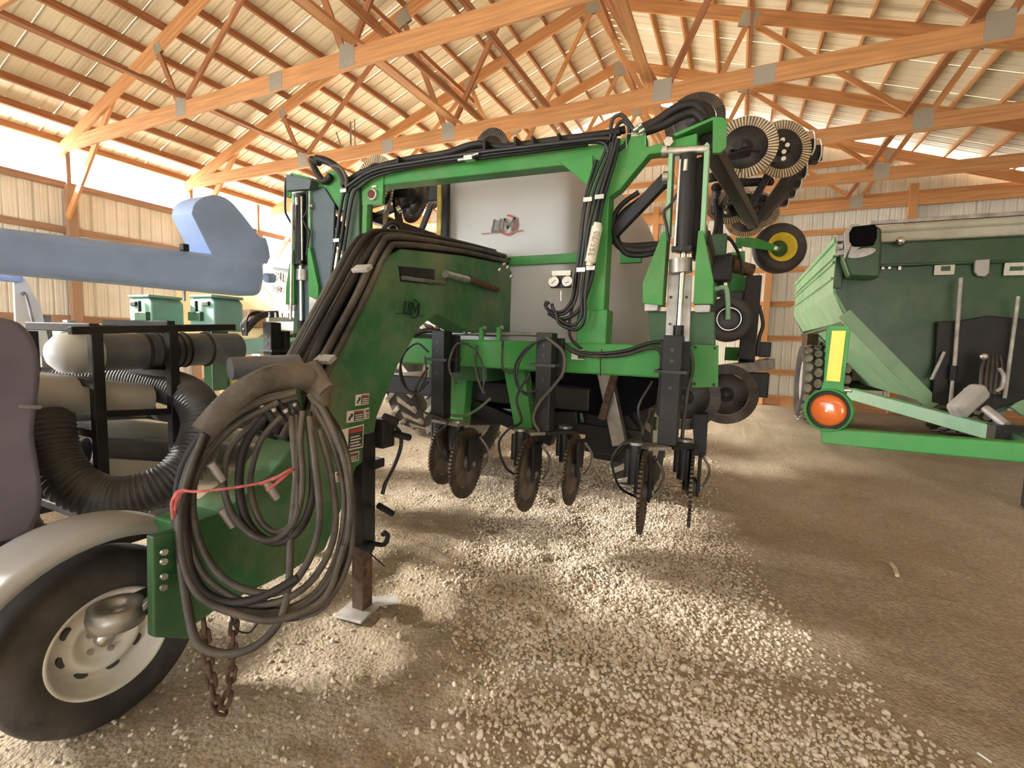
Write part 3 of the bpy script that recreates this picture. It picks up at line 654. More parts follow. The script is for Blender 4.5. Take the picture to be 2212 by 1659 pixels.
# ---- white poly tank with logo, strap and sight gauge
def tank():
    mb = MB(); seg = 48; rings = [(3.60, .30), (3.585, .50), (3.60, .585), (3.66, .63), (3.80, .70), (4.05, .86), (4.3, .98), (4.8, 1.04), (5.6, 1.04), (6.0, .9), (6.1, .6)]
    zc_, hz, hx = 2.08, 1.12, 1.0; vs = []
    for y, k in rings:
        for i in range(seg):
            t = 2*math.pi*i/seg; cx_, sz = math.cos(t), math.sin(t); p = 7. if y < 3.7 else (4.5 if y < 4 else 3.)
            r = (abs(cx_)**p+abs(sz)**p)**(-1/p)
            kz = .72+.28*k if sz > 0 else .72+.28*k
            vs.append((XM+.02+cx_*r*hx*k, y, zc_+sz*r*hz*kz*(.92 if sz > 0 else .95)))
    n = len(rings); fs = [(a*seg+i, a*seg+(i+1) % seg, (a+1)*seg+(i+1) % seg, (a+1)*seg+i) for a in range(n-1) for i in range(seg)]
    fs += [tuple(range(seg))[::-1], tuple(range((n-1)*seg, n*seg))]
    mb.add(vs, fs, smooth=True); o = part(mb, 'tank', 'poly_tank', label='white poly liquid tank with UM logo')
    s = o.modifiers.new('sub', 'SUBSURF'); s.levels = 1; s.render_levels = 1
    return o
TANK = tank()
part(MB().box((-1.72, 3.585, 2.16), (1.42, .03, .075)), 'tank_strap', 'green', .006)
part(MB().box((-.76, 3.60, 2.15), (.16, .04, .09)), 'tank_strap_end', 'green', .006)
yy = 3.575
part(MB().box((-2.402,3.5,2.547), (.042, .02, .60)), 'sight_gauge', 'yellow_tape', .004)
part(MB().box((-2.348,3.52,2.547), (.055, .05, .66)), 'gauge_post', 'black_paint', .006)
# UM logo: letters, red ring, thin rule
def um(parent, c, w, xd, yd, ink, ring, depth=.003):
    c = Vector(c); xd = Vector(xd).normalized(); yd = Vector(yd).normalized(); n = xd.cross(yd)
    def stroke(mb, pts):                            # polygon in letter units (x across, y up), slanted
        mb.prism([c+xd*(w*(x-.42+.09*y))+yd*(w*(y-.5)*.44)+n*.003 for x, y in pts], n*depth)
    a = MB()
    for q in ([(0, 1), (.09, 1), (.09, .15), (0, .0)], [(.24, 1), (.33, 1), (.33, 0), (.24, .15)], [(0, 0), (.33, 0), (.24, .15), (.09, .15)]): stroke(a, q)
    for q in ([(.39, 0), (.47, 0), (.47, 1), (.39, 1)], [(.77, 0), (.85, 0), (.85, 1), (.77, 1)], [(.39, 1), (.48, 1), (.655, .34), (.62, .12), (.585, .34)], [(.85, 1), (.76, 1), (.585, .34), (.62, .12), (.655, .34)]): stroke(a, q)
    a.build('logo_letters', ink, parent)
    o = MB(); prev = None; vs = []; k = 40; ro, ri = w*.34, w*.275
    for i in range(k+1):
        t = R(-205)+R(300)*i/k
        for r in (ri, ro): vs.append(c+xd*(w*.20+math.cos(t)*r)+yd*(math.sin(t)*r+0)+n*.002)
    o.add(vs, [(2*i, 2*i+1, 2*i+3, 2*i+2) for i in range(k)]); o.build('logo_ring', ring, parent)
    o = MB()
    for a, b in ((-.80, -.47), (.48, .80)): o.add([c+xd*w*a-yd*w*.235+n*.002, c+xd*w*b-yd*w*.235+n*.002, c+xd*w*b-yd*w*.205+n*.002, c+xd*w*a-yd*w*.205+n*.002], [(0,1,2,3)])
    o.build('logo_rule', ring, parent)
um(TANK, (-1.827,3.575,2.454), .245, (1, 0, 0), (0, 0, 1), 'logo_dark', 'red_decal')

# ---- gooseneck tongue
TX0, TX1 = -1.94, -1.74
tongue_poly = [(-1.74,0.981,0.808),(-1.74,1.116,0.812),(-1.74,1.338,0.918),(-1.74,1.456,1.026),(-1.74,1.614,1.273),(-1.74,1.888,1.673),(-1.74,2.057,1.942),(-1.74,2.181,2.002),(-1.74,2.825,2.076),(-1.74,3.506,2.127),(-1.74,3.822,1.958),(-1.74,3.888,1.638),(-1.74,3.419,1.533),(-1.74,2.909,1.564),(-1.74,2.532,1.663),(-1.74,2.34,1.559),(-1.74,2.15,1.343),(-1.74,1.979,1.072),(-1.74,1.937,0.863),(-1.74,1.823,0.826),(-1.74,1.721,0.631),(-1.74,1.614,0.464),(-1.74,1.4,0.441),(-1.74,1.107,0.441),(-1.74,0.969,0.414)]
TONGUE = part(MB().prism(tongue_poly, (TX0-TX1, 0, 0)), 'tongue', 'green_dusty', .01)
part(MB().prism([(-1.735,2.144,1.899),(-1.735,2.492,1.933),(-1.735,2.485,1.838),(-1.735,2.161,1.817)], (-.01, 0, 0)), 'cutout_plate', 'black_paint', parent=TONGUE)
part(MB().cyl((-1.72,2.158,1.837), (-1.72,2.575,1.857), .012), 'hydraulic_line', 'steel', parent=TONGUE)
part(MB().cyl((-1.7,2.554,1.912), (-1.7,2.827,1.912), .024), 'hydraulic_valve', 'zinc', parent=TONGUE)
part(MB().cyl((-1.7,2.827,1.918), (-1.7,3.278,1.897), .022), 'hydraulic_valve', 'rust', parent=TONGUE)
um(TONGUE, (-1.737,2.25,1.674), .17, (0, 1, 0), (0, 0, 1), 'logo_green', 'logo_green')
# safety decals
def decal(px, kind):
    # px: four corners in world, counter-clockwise from lower left as seen
    a, b, c, d = [Vector(p) for p in px]
    o = MB().prism([a, b, c, d], (.003, 0, 0)).build('decal', 'white_decal' if kind != 'k' else 'black_decal', TONGUE)
    def sub(u0, v0, u1, v1, m, h=.005):
        f = lambda u, v: a*(1-u)*(1-v)+b*u*(1-v)+c*u*v+d*(1-u)*v
        MB().prism([f(u0, v0), f(u1, v0), f(u1, v1), f(u0, v1)], (h, 0, 0)).build('decal_print', m, o)
    if kind == 'danger':
        sub(.46, .06, .97, .94, 'black_decal', .004); sub(.48, .74, .95, .90, 'red_decal')
        for k in range(4): sub(.53, .14+k*.13, .90-.06*(k % 2), .19+k*.13, 'white_decal', .006)
        for u0, v0, u1, v1 in ((.12, .58, .2, .7), (.08, .42, .34, .52), (.16, .3, .24, .5), (.06, .2, .16, .32), (.26, .22, .38, .32)): sub(u0, v0, u1, v1, 'black_decal')
    elif kind == 'warn':
        sub(.4, .08, .96, .92, 'black_decal', .004); sub(.42, .74, .94, .9, 'red_decal')
        for k in range(3): sub(.46, .16+k*.18, .9, .24+k*.18, 'white_decal', .006)
        for u0, v0, u1, v1 in ((.08, .2, .2, .4), (.12, .4, .3, .55), (.2, .55, .34, .75)): sub(u0, v0, u1, v1, 'black_decal')
    elif kind == 'note':
        sub(.12, .6, .88, .85, 'red_decal')
        for k in range(3): sub(.15, .12+k*.15, .85, .18+k*.15, 'black_decal')
decal([(-1.74,1.813,1.148),(-1.74,1.907,1.148),(-1.74,1.914,1.204),(-1.74,1.817,1.205)], 'warn')
decal([(-1.74,1.753,1.069),(-1.74,1.873,1.066),(-1.74,1.876,1.127),(-1.74,1.756,1.127)], 'warn')
decal([(-1.74,1.88,1.07),(-1.74,1.914,1.07),(-1.74,1.914,1.13),(-1.74,1.883,1.128)], 'note')
decal([(-1.74,1.671,0.93),(-1.74,1.867,0.924),(-1.74,1.873,1.046),(-1.74,1.675,1.039)], 'danger')
decal([(-1.74,1.68,0.868),(-1.74,1.837,0.859),(-1.74,1.84,0.91),(-1.74,1.683,0.914)], 'warn')
decal([(-1.74,1.674,0.786),(-1.74,1.753,0.78),(-1.74,1.756,0.836),(-1.74,1.677,0.836)], 'note')
# ---- hitch clevis plate with bolts, hitch eye and safety chain
HP = part(MB().prism([(-1.7,0.857,0.822),(-1.7,0.974,0.812),(-1.7,0.965,0.404),(-1.7,0.848,0.476)], (-.04, 0, 0)), 'hitch_plate', 'green_dark', .006)
for q in [(-1.69,0.881,0.764),(-1.69,0.879,0.732),(-1.69,0.878,0.68),(-1.69,0.875,0.643)]: part(MB().cyl(q, V(q)+V(.012, 0, 0), .011, seg=8), 'bolt', 'zinc', parent=HP)
eye_c = Vector((-1.83,0.806,0.545))
EYE = part(MB().lathe(eye_c, (.05, 0, 1), [(.036, -.034), (.055, -.038), (.078, -.030), (.083, 0), (.078, .030), (.060, .036), (.040, .028), (.034, 0)], 32, closed=True), 'hitch_eye', 'steel')
part(MB().bar(eye_c+Vector((.0, .05, 0)), eye_c+Vector((.02, .28, .02)), .10, .055), 'hitch_shank', 'black_paint', .008, parent=EYE)
part(MB().bar((-1.78,0.847,0.551), (-1.76,0.902,0.6), .03, .02), 'hitch_web', 'steel', .003, parent=EYE)
def chain(pts, n, parent, ln=.055, wd=.026, wire=.0075):
    P = smooth_path(pts, 12); L_ = [0]
    for a, b in zip(P, P[1:]): L_.append(L_[-1]+(b-a).length)
    tot = L_[-1]; n = int(tot/(ln*.74)); head = None
    for k in range(n+1):
        s = tot*k/n; i = max(j for j in range(len(L_)) if L_[j] <= s+1e-9); i = min(i, len(P)-2)
        t = (P[i+1]-P[i]).normalized(); c = P[i]+t*(s-L_[i]); side = t.cross(Vector((.6, .8, 0))).normalized(); oth = t.cross(side)
        ax = side if k % 2 else oth; a0 = t
        path = []; hl = ln/2-wd/2; e = ax.cross(t)
        for q in range(17):
            th = 2*math.pi*q/16; path.append(c+t*(math.cos(th)*wd/2+(hl if math.cos(th) > 0 else -hl))+e*math.sin(th)*wd/2)
        mb = MB().tube(path, wire, 7, 1, caps=False)
        mb.build('chain_link', 'rust', parent)
CH = part(MB().tube([(-1.74,1.036,0.39), (-1.74,1.044,0.353)], .012, 8), 'safety_chain', 'rust')
chain([(-1.74,1.037,0.401), (-1.73,1.037,0.316), (-1.71,1.037,0.211), (-1.69,1.036,0.126), (-1.68,1.051,0.07), (-1.68,1.077,0.101), (-1.7,1.115,0.201), (-1.72,1.133,0.299), (-1.74,1.158,0.376)], 0, CH)
# ---- jack stand
JK = part(MB().box((-1.785, 1.915, .68), (.098, .098, .62)), 'jack_stand', 'black_paint', .006)
part(MB().box((-1.785, 1.915, .235), (.078, .078, .46)), 'inner_leg', 'rust', .005, parent=JK)
for z in (.33, .22, .11): part(MB().cyl((-1.748, 1.90, z), (-1.744, 1.90, z), .012, seg=10), 'pin_hole', 'black_decal', parent=JK)
part(MB().box((-1.785, 1.905, .008), (.17, .24, .014), rz=R(8)), 'foot_plate', 'steel_pale', .003, parent=JK)
part(MB().box((-1.70, 2.02, .02), (.12, .09, .008), rz=R(35)), 'foot_shim', 'steel_pale', parent=JK)
part(MB().tube([(-1.73, 1.89, .40), (-1.67, 1.89, .405), (-1.62, 1.90, .41), (-1.605, 1.91, .45), (-1.625, 1.91, .47), (-1.64, 1.91, .455)], .013, 8), 'lock_pin', 'black_paint', parent=JK)
part(MB().cyl((-1.74, 1.88, .385), (-1.69, 1.88, .385), .028), 'pin_boss', 'black_paint', parent=JK)
part(MB().tube([(-1.84, 1.83, .40), (-1.73, 1.87, .37), (-1.64, 1.93, .27)], .004, 6), 'pin_wire', 'black_paint', parent=JK)
part(MB().box((-1.74,2.02,0.978), (.10, .10, .16)), 'gear_box', 'black_paint', .012, parent=JK)
part(MB().cyl((-1.72,2.004,1.065), (-1.68,2.072,1.034), .026), 'crank_hub', 'black_paint', parent=JK)
part(MB().cyl((-1.7,2.05,0.975), (-1.68,2.18,0.929), .020), 'crank_hub', 'black_paint', parent=JK)
part(MB().tube([(-1.69,2.053,1.02),(-1.69,2.109,0.967),(-1.69,2.118,0.885),(-1.69,2.063,0.79),(-1.69,1.994,0.715),(-1.69,1.965,0.651)], .011, 8), 'crank_handle', 'hose_clean', parent=JK)
part(MB().cyl((-1.69,1.936,0.598), (-1.67,2.026,0.526), .017), 'crank_grip', 'black_rubber', parent=JK)
part(MB().box((-1.73,1.958,0.821), (.06, .08, .05)), 'jack_clamp', 'black_paint', .008, parent=JK)

# ================================================================ hoses, lines and folded wings of the applicator
hq = random.Random(11)
def hose(pts, r=.011, m='hose_clean', name='hydraulic_hose', parent=None, seg=8, sub=6):
    return part(MB().tube(pts, r, seg, sub), name, m, parent=parent)
def jit(L, a): return [tuple(c+hq.uniform(-a, a) for c in p) for p in L]
# left upright to top beam and across
hose([(-3.008,2.9,1.692),(-3.059,2.9,1.855),(-2.985,2.9,2.267),(-2.905,2.9,2.622),(-2.793,2.9,2.708),(-2.575,2.9,2.772),(-2.195,2.9,2.777),(-1.765,2.9,2.774),(-1.28,2.9,2.757),(-0.881,2.9,2.74),(-0.767,2.9,2.726)], .014)
hose([(-2.988,2.92,1.705),(-3.028,2.92,1.856),(-2.95,2.92,2.269),(-2.875,2.92,2.624),(-2.779,2.92,2.699),(-2.579,2.92,2.759),(-2.21,2.92,2.767),(-1.777,2.92,2.761),(-1.288,2.92,2.748),(-0.858,2.92,2.731),(-0.78,2.92,2.655)], .014)
hose([(-2.972,2.94,1.676),(-3.002,2.94,1.858),(-2.925,2.94,2.271),(-2.846,2.94,2.609),(-2.76,2.94,2.682),(-2.574,2.94,2.744),(-2.225,2.94,2.759),(-1.789,2.94,2.751),(-1.297,2.94,2.739),(-0.922,2.94,2.731)], .012)
hose([(-3.005,2.99,2.731),(-2.759,2.99,2.81),(-2.349,2.99,2.845),(-2.016,2.99,2.843),(-1.746,2.99,2.869),(-1.492,2.99,2.814),(-1.222,2.99,2.811),(-0.88,2.99,2.799),(-0.735,2.99,2.799)], .026, 'black_rubber')
hose([(-1.878,3.02,2.842),(-1.651,3.02,2.835),(-1.402,3.02,2.83),(-1.105,3.02,2.822),(-0.859,3.02,2.811),(-0.715,3.02,2.819)], .024, 'black_rubber')
for q in [(-2.386,2.96,2.816),(-1.291,2.96,2.792),(-1.647,2.96,2.825),(-1.113,2.96,2.783),(-1.415,2.96,2.81)]: part(MB().box(q, (.02, .09, .07)), 'hose_clip', 'black_rubber', .004)
vb = part(MB().box((-1.75,2.9,2.744), (.07, .05, .035)), 'check_valve', 'zinc', .005)
part(MB().cyl((-1.788,2.89,2.74), (-1.833,2.89,2.739), .010), 'fitting', 'zinc', parent=vb)
part(MB().cyl((-1.722,2.89,2.755), (-1.672,2.89,2.761), .010), 'fitting', 'zinc', parent=vb)
for q in [(-2.889,2.885,2.644),(-2.965,2.885,2.266),(-3.043,2.885,1.853)]: part(MB().box(q, (.062, .012, .028)), 'hose_clamp', 'zinc', .002)
# right upright bundle
hose([(-0.781,2.93,2.75),(-0.811,2.93,2.663),(-0.91,2.93,2.398),(-0.947,2.93,2.032),(-0.964,2.93,1.917),(-0.979,2.93,1.785),(-1.039,2.93,1.706),(-1.122,2.93,1.706),(-1.163,2.93,1.742),(-1.151,2.93,1.772)], .010)
hose([(-0.767,2.92,2.744),(-0.79,2.92,2.643),(-0.877,2.92,2.392),(-0.923,2.92,2.029),(-0.939,2.92,1.915),(-0.954,2.92,1.775),(-1.016,2.92,1.693),(-1.098,2.92,1.687),(-1.152,2.92,1.729),(-1.134,2.92,1.765)], .010)
hose([(-0.753,2.91,2.733),(-0.771,2.91,2.636),(-0.845,2.91,2.392),(-0.888,2.91,2.195),(-0.899,2.91,1.969),(-0.912,2.91,1.797),(-0.907,2.91,1.681),(-0.953,2.91,1.617),(-1.035,2.91,1.639),(-1.095,2.91,1.71),(-1.11,2.91,1.752)], .011)
hose([(-0.733,2.9,2.721),(-0.756,2.9,2.618),(-0.819,2.9,2.392),(-0.856,2.9,2.191),(-0.869,2.9,1.967),(-0.885,2.9,1.796),(-0.884,2.9,1.652),(-0.936,2.9,1.587),(-1.043,2.9,1.621),(-1.078,2.9,1.695)], .011)
hose([(-0.732,2.94,2.736),(-0.749,2.94,2.617),(-0.807,2.94,2.402),(-0.838,2.94,2.198),(-0.854,2.94,1.972),(-0.876,2.94,1.858),(-0.93,2.94,1.718),(-1.043,2.94,1.653),(-1.142,2.94,1.695)], .014)
hose([(-0.873,2.97,2.644),(-0.939,2.97,2.384),(-0.967,2.97,1.981),(-0.981,2.97,1.804),(-1.002,2.97,1.564),(-0.909,2.97,1.456)], .010)
for q in [(-0.89,2.885,2.381),(-0.818,2.885,2.39),(-0.915,2.885,1.958),(-0.853,2.885,1.967)]: part(MB().box(q, (.056, .012, .028)), 'hose_clamp', 'zinc', .002)
tw = part(MB().tube([(-0.816,2.875,2.232),(-0.825,2.875,2.183),(-0.839,2.875,2.101),(-0.852,2.875,2.018),(-0.862,2.875,1.979)], .032, 10, 6, rfun=lambda u, i: .034 if .12 < u < .85 else (.022 if u > .85 else .026)), 'wrapped_hose', 'tape_white', label='hose wrapped in white tape marked 355/70')
text('tape_mark', '355/70', .055, V((-0.833,2.875,2.101))+V(.01, -.036, 0), V(.075, 0, .32), (-1, 0, .2), 'text_tan', tw, .002)
# gauges on a black panel
GP = part(MB().box((-1.034,2.86,1.895), (.135, .02, .10)), 'gauge_panel', 'black_paint', .004)
part(MB().box((-1.031,2.845,1.936), (.125, .004, .030)), 'panel_label', 'white_decal', parent=GP)
for k, q in enumerate([(-1.072,2.845,1.883),(-0.983,2.845,1.883)]):
    g = part(MB().cyl(q, V(q)+V(0, -.016, 0), .030, seg=24), 'pressure_gauge', 'white_decal', parent=GP)
    part(MB().torus(V(q)+V(0, -.016, 0), (0, 1, 0), .030, .004), 'gauge_bezel', 'chrome', parent=GP)
    part(MB().bar(V(q)+V(-.012, -.018, -.012), V(q)+V(.012, -.018, .010 if k == 0 else -.004), .003, .003), 'gauge_needle', 'black_decal', parent=GP)
part(MB().cyl((-1.032,2.86,1.829), (-1.029,2.86,1.765), .007), 'gauge_stem', 'zinc', parent=GP)
# thick hoses arching over the right hinge and looping beside it
hose([(-0.792,2.98,2.711),(-0.788,2.98,2.863),(-0.738,2.98,2.893),(-0.691,2.98,2.847),(-0.643,2.98,2.781),(-0.593,2.98,2.77)], .012, 'hose_dusty')
hose([(-0.768,2.98,2.696),(-0.757,2.98,2.823),(-0.713,2.98,2.851),(-0.677,2.98,2.797),(-0.695,2.98,2.719),(-0.739,2.98,2.684)], .012)
hose([(-0.624,3.06,2.826),(-0.53,3.06,2.854),(-0.431,3.06,2.906),(-0.333,3.06,2.915),(-0.283,3.06,2.875),(-0.254,3.06,2.809)], .030, 'black_rubber')
hose([(-0.605,3.04,2.793),(-0.498,3.04,2.814),(-0.394,3.04,2.85),(-0.318,3.04,2.857),(-0.264,3.04,2.802)], .026, 'black_rubber')
for q in [(-0.645,2.96,2.778),(-0.629,2.96,2.792),(-0.611,2.96,2.763)]: part(MB().cyl(q, V(q)+V(.03, -.01, .01), .013, seg=8), 'hose_fitting', 'zinc')
part(MB().tube([(-0.686,2.96,2.683),(-0.69,2.96,2.759),(-0.677,2.96,2.765),(-0.589,2.96,2.754),(-0.578,2.96,2.742),(-0.575,2.96,2.688)], .003, 6), 'hose_guard', 'green_pale')
hose([(-0.442,3.12,2.51),(-0.571,3.12,2.432),(-0.71,3.12,2.316),(-0.76,3.12,2.232),(-0.743,3.12,2.148),(-0.655,3.12,2.108),(-0.553,3.12,2.103),(-0.469,3.12,2.121)], .026, 'black_rubber')
hose([(-0.469,3.16,2.509),(-0.607,3.16,2.438),(-0.744,3.16,2.343),(-0.791,3.16,2.243),(-0.772,3.16,2.17),(-0.68,3.16,2.141),(-0.505,3.16,2.142)], .022, 'black_rubber')
hose([(-0.626,3.1,2.46),(-0.725,3.1,2.398),(-0.777,3.1,2.316),(-0.765,3.1,2.199),(-0.694,3.1,2.089),(-0.591,3.1,2.067),(-0.492,3.1,2.082)], .016, 'black_rubber')
# toolbar lines
hose([(-1.053,2.94,1.517),(-0.956,2.94,1.454),(-0.802,2.94,1.439),(-0.628,2.94,1.463),(-0.491,2.94,1.513),(-0.384,2.94,1.529)], .011)
hose([(-1.033,2.93,1.497),(-0.936,2.93,1.437),(-0.798,2.93,1.422),(-0.624,2.93,1.44),(-0.488,2.93,1.485),(-0.419,2.93,1.47),(-0.394,2.93,1.355),(-0.408,2.93,1.215),(-0.381,2.93,1.021)], .011, 'hose_dusty')
hose([(-0.284,2.93,1.524),(-0.239,2.93,1.445),(-0.229,2.93,1.364),(-0.248,2.93,1.255),(-0.258,2.93,1.089),(-0.264,2.93,0.922)], .011, 'hose_dusty')
for px in [(-0.776,2.95,1.46)]: part(MB().tube([V(px)+V(0,0,.01), V(px)+V(0,-.02,-.04), V(px)+V(.0,0,-.16)], .003, 5), 'cable_tie', 'black_rubber')
# circles of thin hose at the centre coulters
hose([(-1.02,2.68,1.523),(-1.094,2.68,1.512),(-1.2,2.68,1.438),(-1.254,2.68,1.334),(-1.231,2.68,1.219),(-1.159,2.68,1.181),(-1.098,2.68,1.208)], .008)
hose([(-1.046,2.67,1.533),(-0.939,2.67,1.448),(-0.926,2.67,1.338),(-0.989,2.67,1.236),(-1.076,2.67,1.131),(-1.112,2.67,1.027),(-1.069,2.67,0.953)], .010, 'hose_dusty')
hose([(-1.131,2.66,1.483),(-1.205,2.66,1.395),(-1.227,2.66,1.293),(-1.195,2.66,1.194),(-1.125,2.66,1.162)], .006)
hose([(-1.905,2.67,1.412),(-2.003,2.67,1.466),(-2.113,2.67,1.388),(-2.144,2.67,1.256),(-2.094,2.67,1.151),(-1.998,2.67,1.125),(-1.902,2.67,1.206)], .008)
hose([(-2.098,2.69,1.486),(-2.153,2.69,1.304),(-2.094,2.69,1.143),(-1.993,2.69,1.143),(-1.936,2.69,1.251),(-1.946,2.69,1.378)], .006)
hose([(-1.613,2.7,1.478),(-1.703,2.7,1.466),(-1.755,2.7,1.324),(-1.697,2.7,1.201)], .008, 'hose_dusty')
hose([(-1.668,2.92,1.468),(-1.676,2.92,1.32),(-1.63,2.92,1.174),(-1.591,2.92,1.128)], .008, 'hose_dusty')
hose([(-1.464,2.92,1.506),(-1.462,2.92,1.331),(-1.414,2.92,1.285),(-1.366,2.92,1.304)], .008, 'hose_dusty')
hose([(-1.744,2.92,1.466),(-1.667,2.92,1.419),(-1.607,2.92,1.291),(-1.61,2.92,1.126)], .006, 'hose_dusty')
hose([(-1.983,3,0.931),(-1.819,3,0.936),(-1.701,3,0.992),(-1.588,3,1.087)], .010, 'green_dusty')
# manifold pipe above the toolbar with valves
MF = part(MB().cyl((-2.245,3.02,1.541), (-1.252,3.02,1.554), .014), 'manifold_pipe', 'steel')
hose([(-2.265,3,1.533),(-2.165,3,1.563),(-2.038,3,1.558)], .020, 'black_rubber', parent=MF)
for q in [(-1.672,2.99,1.545),(-1.53,2.99,1.548)]: part(MB().box(q, (.03, .03, .10)), 'valve_bracket', 'green', .004, parent=MF)
for q in [(-1.82,2.99,1.559),(-1.78,2.99,1.553),(-1.658,2.99,1.592),(-1.517,2.99,1.597)]: part(MB().cyl(q, V(q)+V(.02, 0, 0), .013, seg=8), 'valve', 'zinc', parent=MF)
part(MB().box((-0.934,2.955,1.428), (.085, .004, .065)), 'decal', 'white_decal')
part(MB().box((-0.909,2.952,1.429), (.045, .004, .055)), 'decal', 'black_decal')
# ---- hoses lying along the gooseneck
E_ = [Vector((p[1], p[2])) for p in tongue_poly[3:10]]            # top edge of the tongue as (y, z)
def over_tongue(x, off, start=0., end=1.):
    out = []
    for i, p in enumerate(E_):
        t = (E_[min(i+1, len(E_)-1)]-E_[max(i-1, 0)]).normalized(); n = Vector((-t.y, t.x))
        q = p+n*off; out.append((x, q.x, q.y))
    return out
for k, (x, off, r_, m_) in enumerate(((-1.735, .020, .017, 'hose_dusty'), (-1.775, .026, .022, 'black_rubber'), (-1.82, .024, .020, 'hose_dusty'), (-1.865, .026, .023, 'black_rubber'), (-1.91, .022, .019, 'hose_dusty'), (-1.955, .028, .022, 'black_rubber'),
        (-1.755, .064, .018, 'hose_dusty'), (-1.81, .070, .021, 'black_rubber'), (-1.87, .066, .019, 'hose_dusty'), (-1.93, .070, .021, 'black_rubber'), (-1.99, .050, .018, 'hose_dusty'), (-1.85, .108, .018, 'black_rubber'))):
    hose(jit(over_tongue(x, off), .008), r_, m_)
hose([(-1.9,3.366,2.192),(-1.9,2.836,2.174),(-1.9,2.52,2.112),(-1.9,2.329,2.041)], .045, 'black_rubber', 'hose_sleeve')
for q in [(-1.72,1.602,1.392),(-1.72,1.84,1.84)]: part(MB().box(q, (.10, .05, .022), m=Matrix.Rotation(R(35), 3, 'X')), 'hose_clamp', 'steel_pale', .003)
hose([(-1.95,2.2,1.916),(-1.95,2.222,2.067),(-1.95,2.278,2.159),(-1.95,2.362,2.2),(-1.95,2.434,2.166),(-1.95,2.514,2.067)], .013)
hose([(-1.75,3.402,2.125),(-1.75,3.654,2.205),(-1.75,3.944,2.237),(-1.75,4.053,2.193),(-1.75,3.933,2.122),(-1.75,3.619,2.069)], .012)
for q in [(-1.75,3.444,2.11),(-1.75,3.504,2.09),(-1.75,3.366,2.052),(-1.75,3.577,2.026)]: part(MB().cyl(q, V(q)+V(.02, .01, .02), .016, seg=8), 'hose_fitting', 'zinc')
for dy in (0, .05, .1): part(MB().box(V((-1.8,3.69,1.885))+V(0, dy, 0), (.08, .03, .14)), 'valve_block', 'steel', .004)
# small hydraulic column left of the gooseneck
HC = part(MB().cyl((-2.635,2.75,2.072), (-2.635,2.75,1.942), .035), 'hydraulic_coupler', 'black_rubber')
part(MB().cyl((-2.649,2.75,1.994), (-2.616,2.75,1.769), .022), 'coupler_stem', 'black_rubber', parent=HC)
part(MB().cyl((-2.617,2.75,2.037), (-2.526,2.75,2.041), .024), 'coupler_arm', 'black_rubber', parent=HC)
# left loops near the left hinge and over the corner
hose([(-3.219,2.95,2.92),(-3.314,2.95,2.958),(-3.252,2.95,2.85),(-3.168,2.95,2.766),(-3.09,2.95,2.801)], .028, 'black_rubber')
hose([(-3.228,2.93,2.951),(-3.12,2.93,2.915),(-3.004,2.93,2.85),(-2.934,2.93,2.759),(-2.915,2.93,2.696)], .030, 'black_rubber')
hose([(-3.048,2.91,2.863),(-2.948,2.91,2.836),(-2.885,2.91,2.747),(-2.885,2.91,2.658)], .014, 'hose_dusty')
hose([(-3.596,2.93,2.835),(-3.607,2.93,2.585),(-3.574,2.93,2.505),(-3.474,2.93,2.381)], .010)
hose([(-3.336,2.92,2.746),(-3.328,2.92,2.558),(-3.406,2.92,2.458)], .006)
hose([(-3.488,2.93,1.453),(-3.331,2.93,1.406),(-3.21,2.93,1.433),(-3.113,2.93,1.513)], .012, 'hose_dusty')
hose([(-3.786,2.93,1.32),(-3.723,2.93,1.447),(-3.534,2.93,1.492),(-3.375,2.93,1.436),(-3.211,2.93,1.382),(-3.125,2.93,1.404)], .010, 'hose_dusty')
# ---- hose holder, canvas sleeve and the hanging bundle at the front of the tongue
HH = part(MB().cyl((-1.886,1.258,1.352), (-1.8,1.523,1.365), .047, seg=20), 'hose_holder', 'grey_tube')
part(MB().cyl((-1.782,1.495,1.341), (-1.638,1.532,1.244), .05), 'holder_arm', 'canvas', parent=HH)
part(MB().bar((-1.761,1.477,1.281), (-1.8,1.544,0.992), .06, .08), 'holder_post', 'green_dark', .005, parent=HH)
part(MB().tube([(-1.737,1.519,1.364), (-1.684,1.536,1.282), (-1.642,1.502,1.185), (-1.633,1.443,1.112)], .045, 12, rfun=lambda u, i: .05-.015*u), 'holder_elbow', 'canvas', parent=HH)
part(MB().tube([(-1.71,1.483,1.315), (-1.706,1.34,1.323), (-1.706,1.226,1.288), (-1.723,1.133,1.22), (-1.735,1.052,1.134)], .05, 12, rfun=lambda u, i: .060-.012*u), 'canvas_sleeve', 'canvas', parent=HH)
for k, q in enumerate([(-1.685,1.239,1.202), (-1.66,1.26,1.187), (-1.655,1.298,1.211), (-1.62,1.313,1.19), (-1.626,1.367,1.206), (-1.595,1.377,1.161), (-1.63,1.261,1.162), (-1.608,1.292,1.149), (-1.583,1.325,1.143)]):
    o = part(MB().cyl(q, V(q)+V(-.02, -.03, .05), .016, .013, seg=10), 'hydraulic_plug', 'black_rubber', parent=HH)
    part(MB().cyl(V(q)+V(-.02, -.03, .05), V(q)+V(-.023, -.035, .062), .012, seg=8), 'plug_tip', 'zinc', parent=HH)
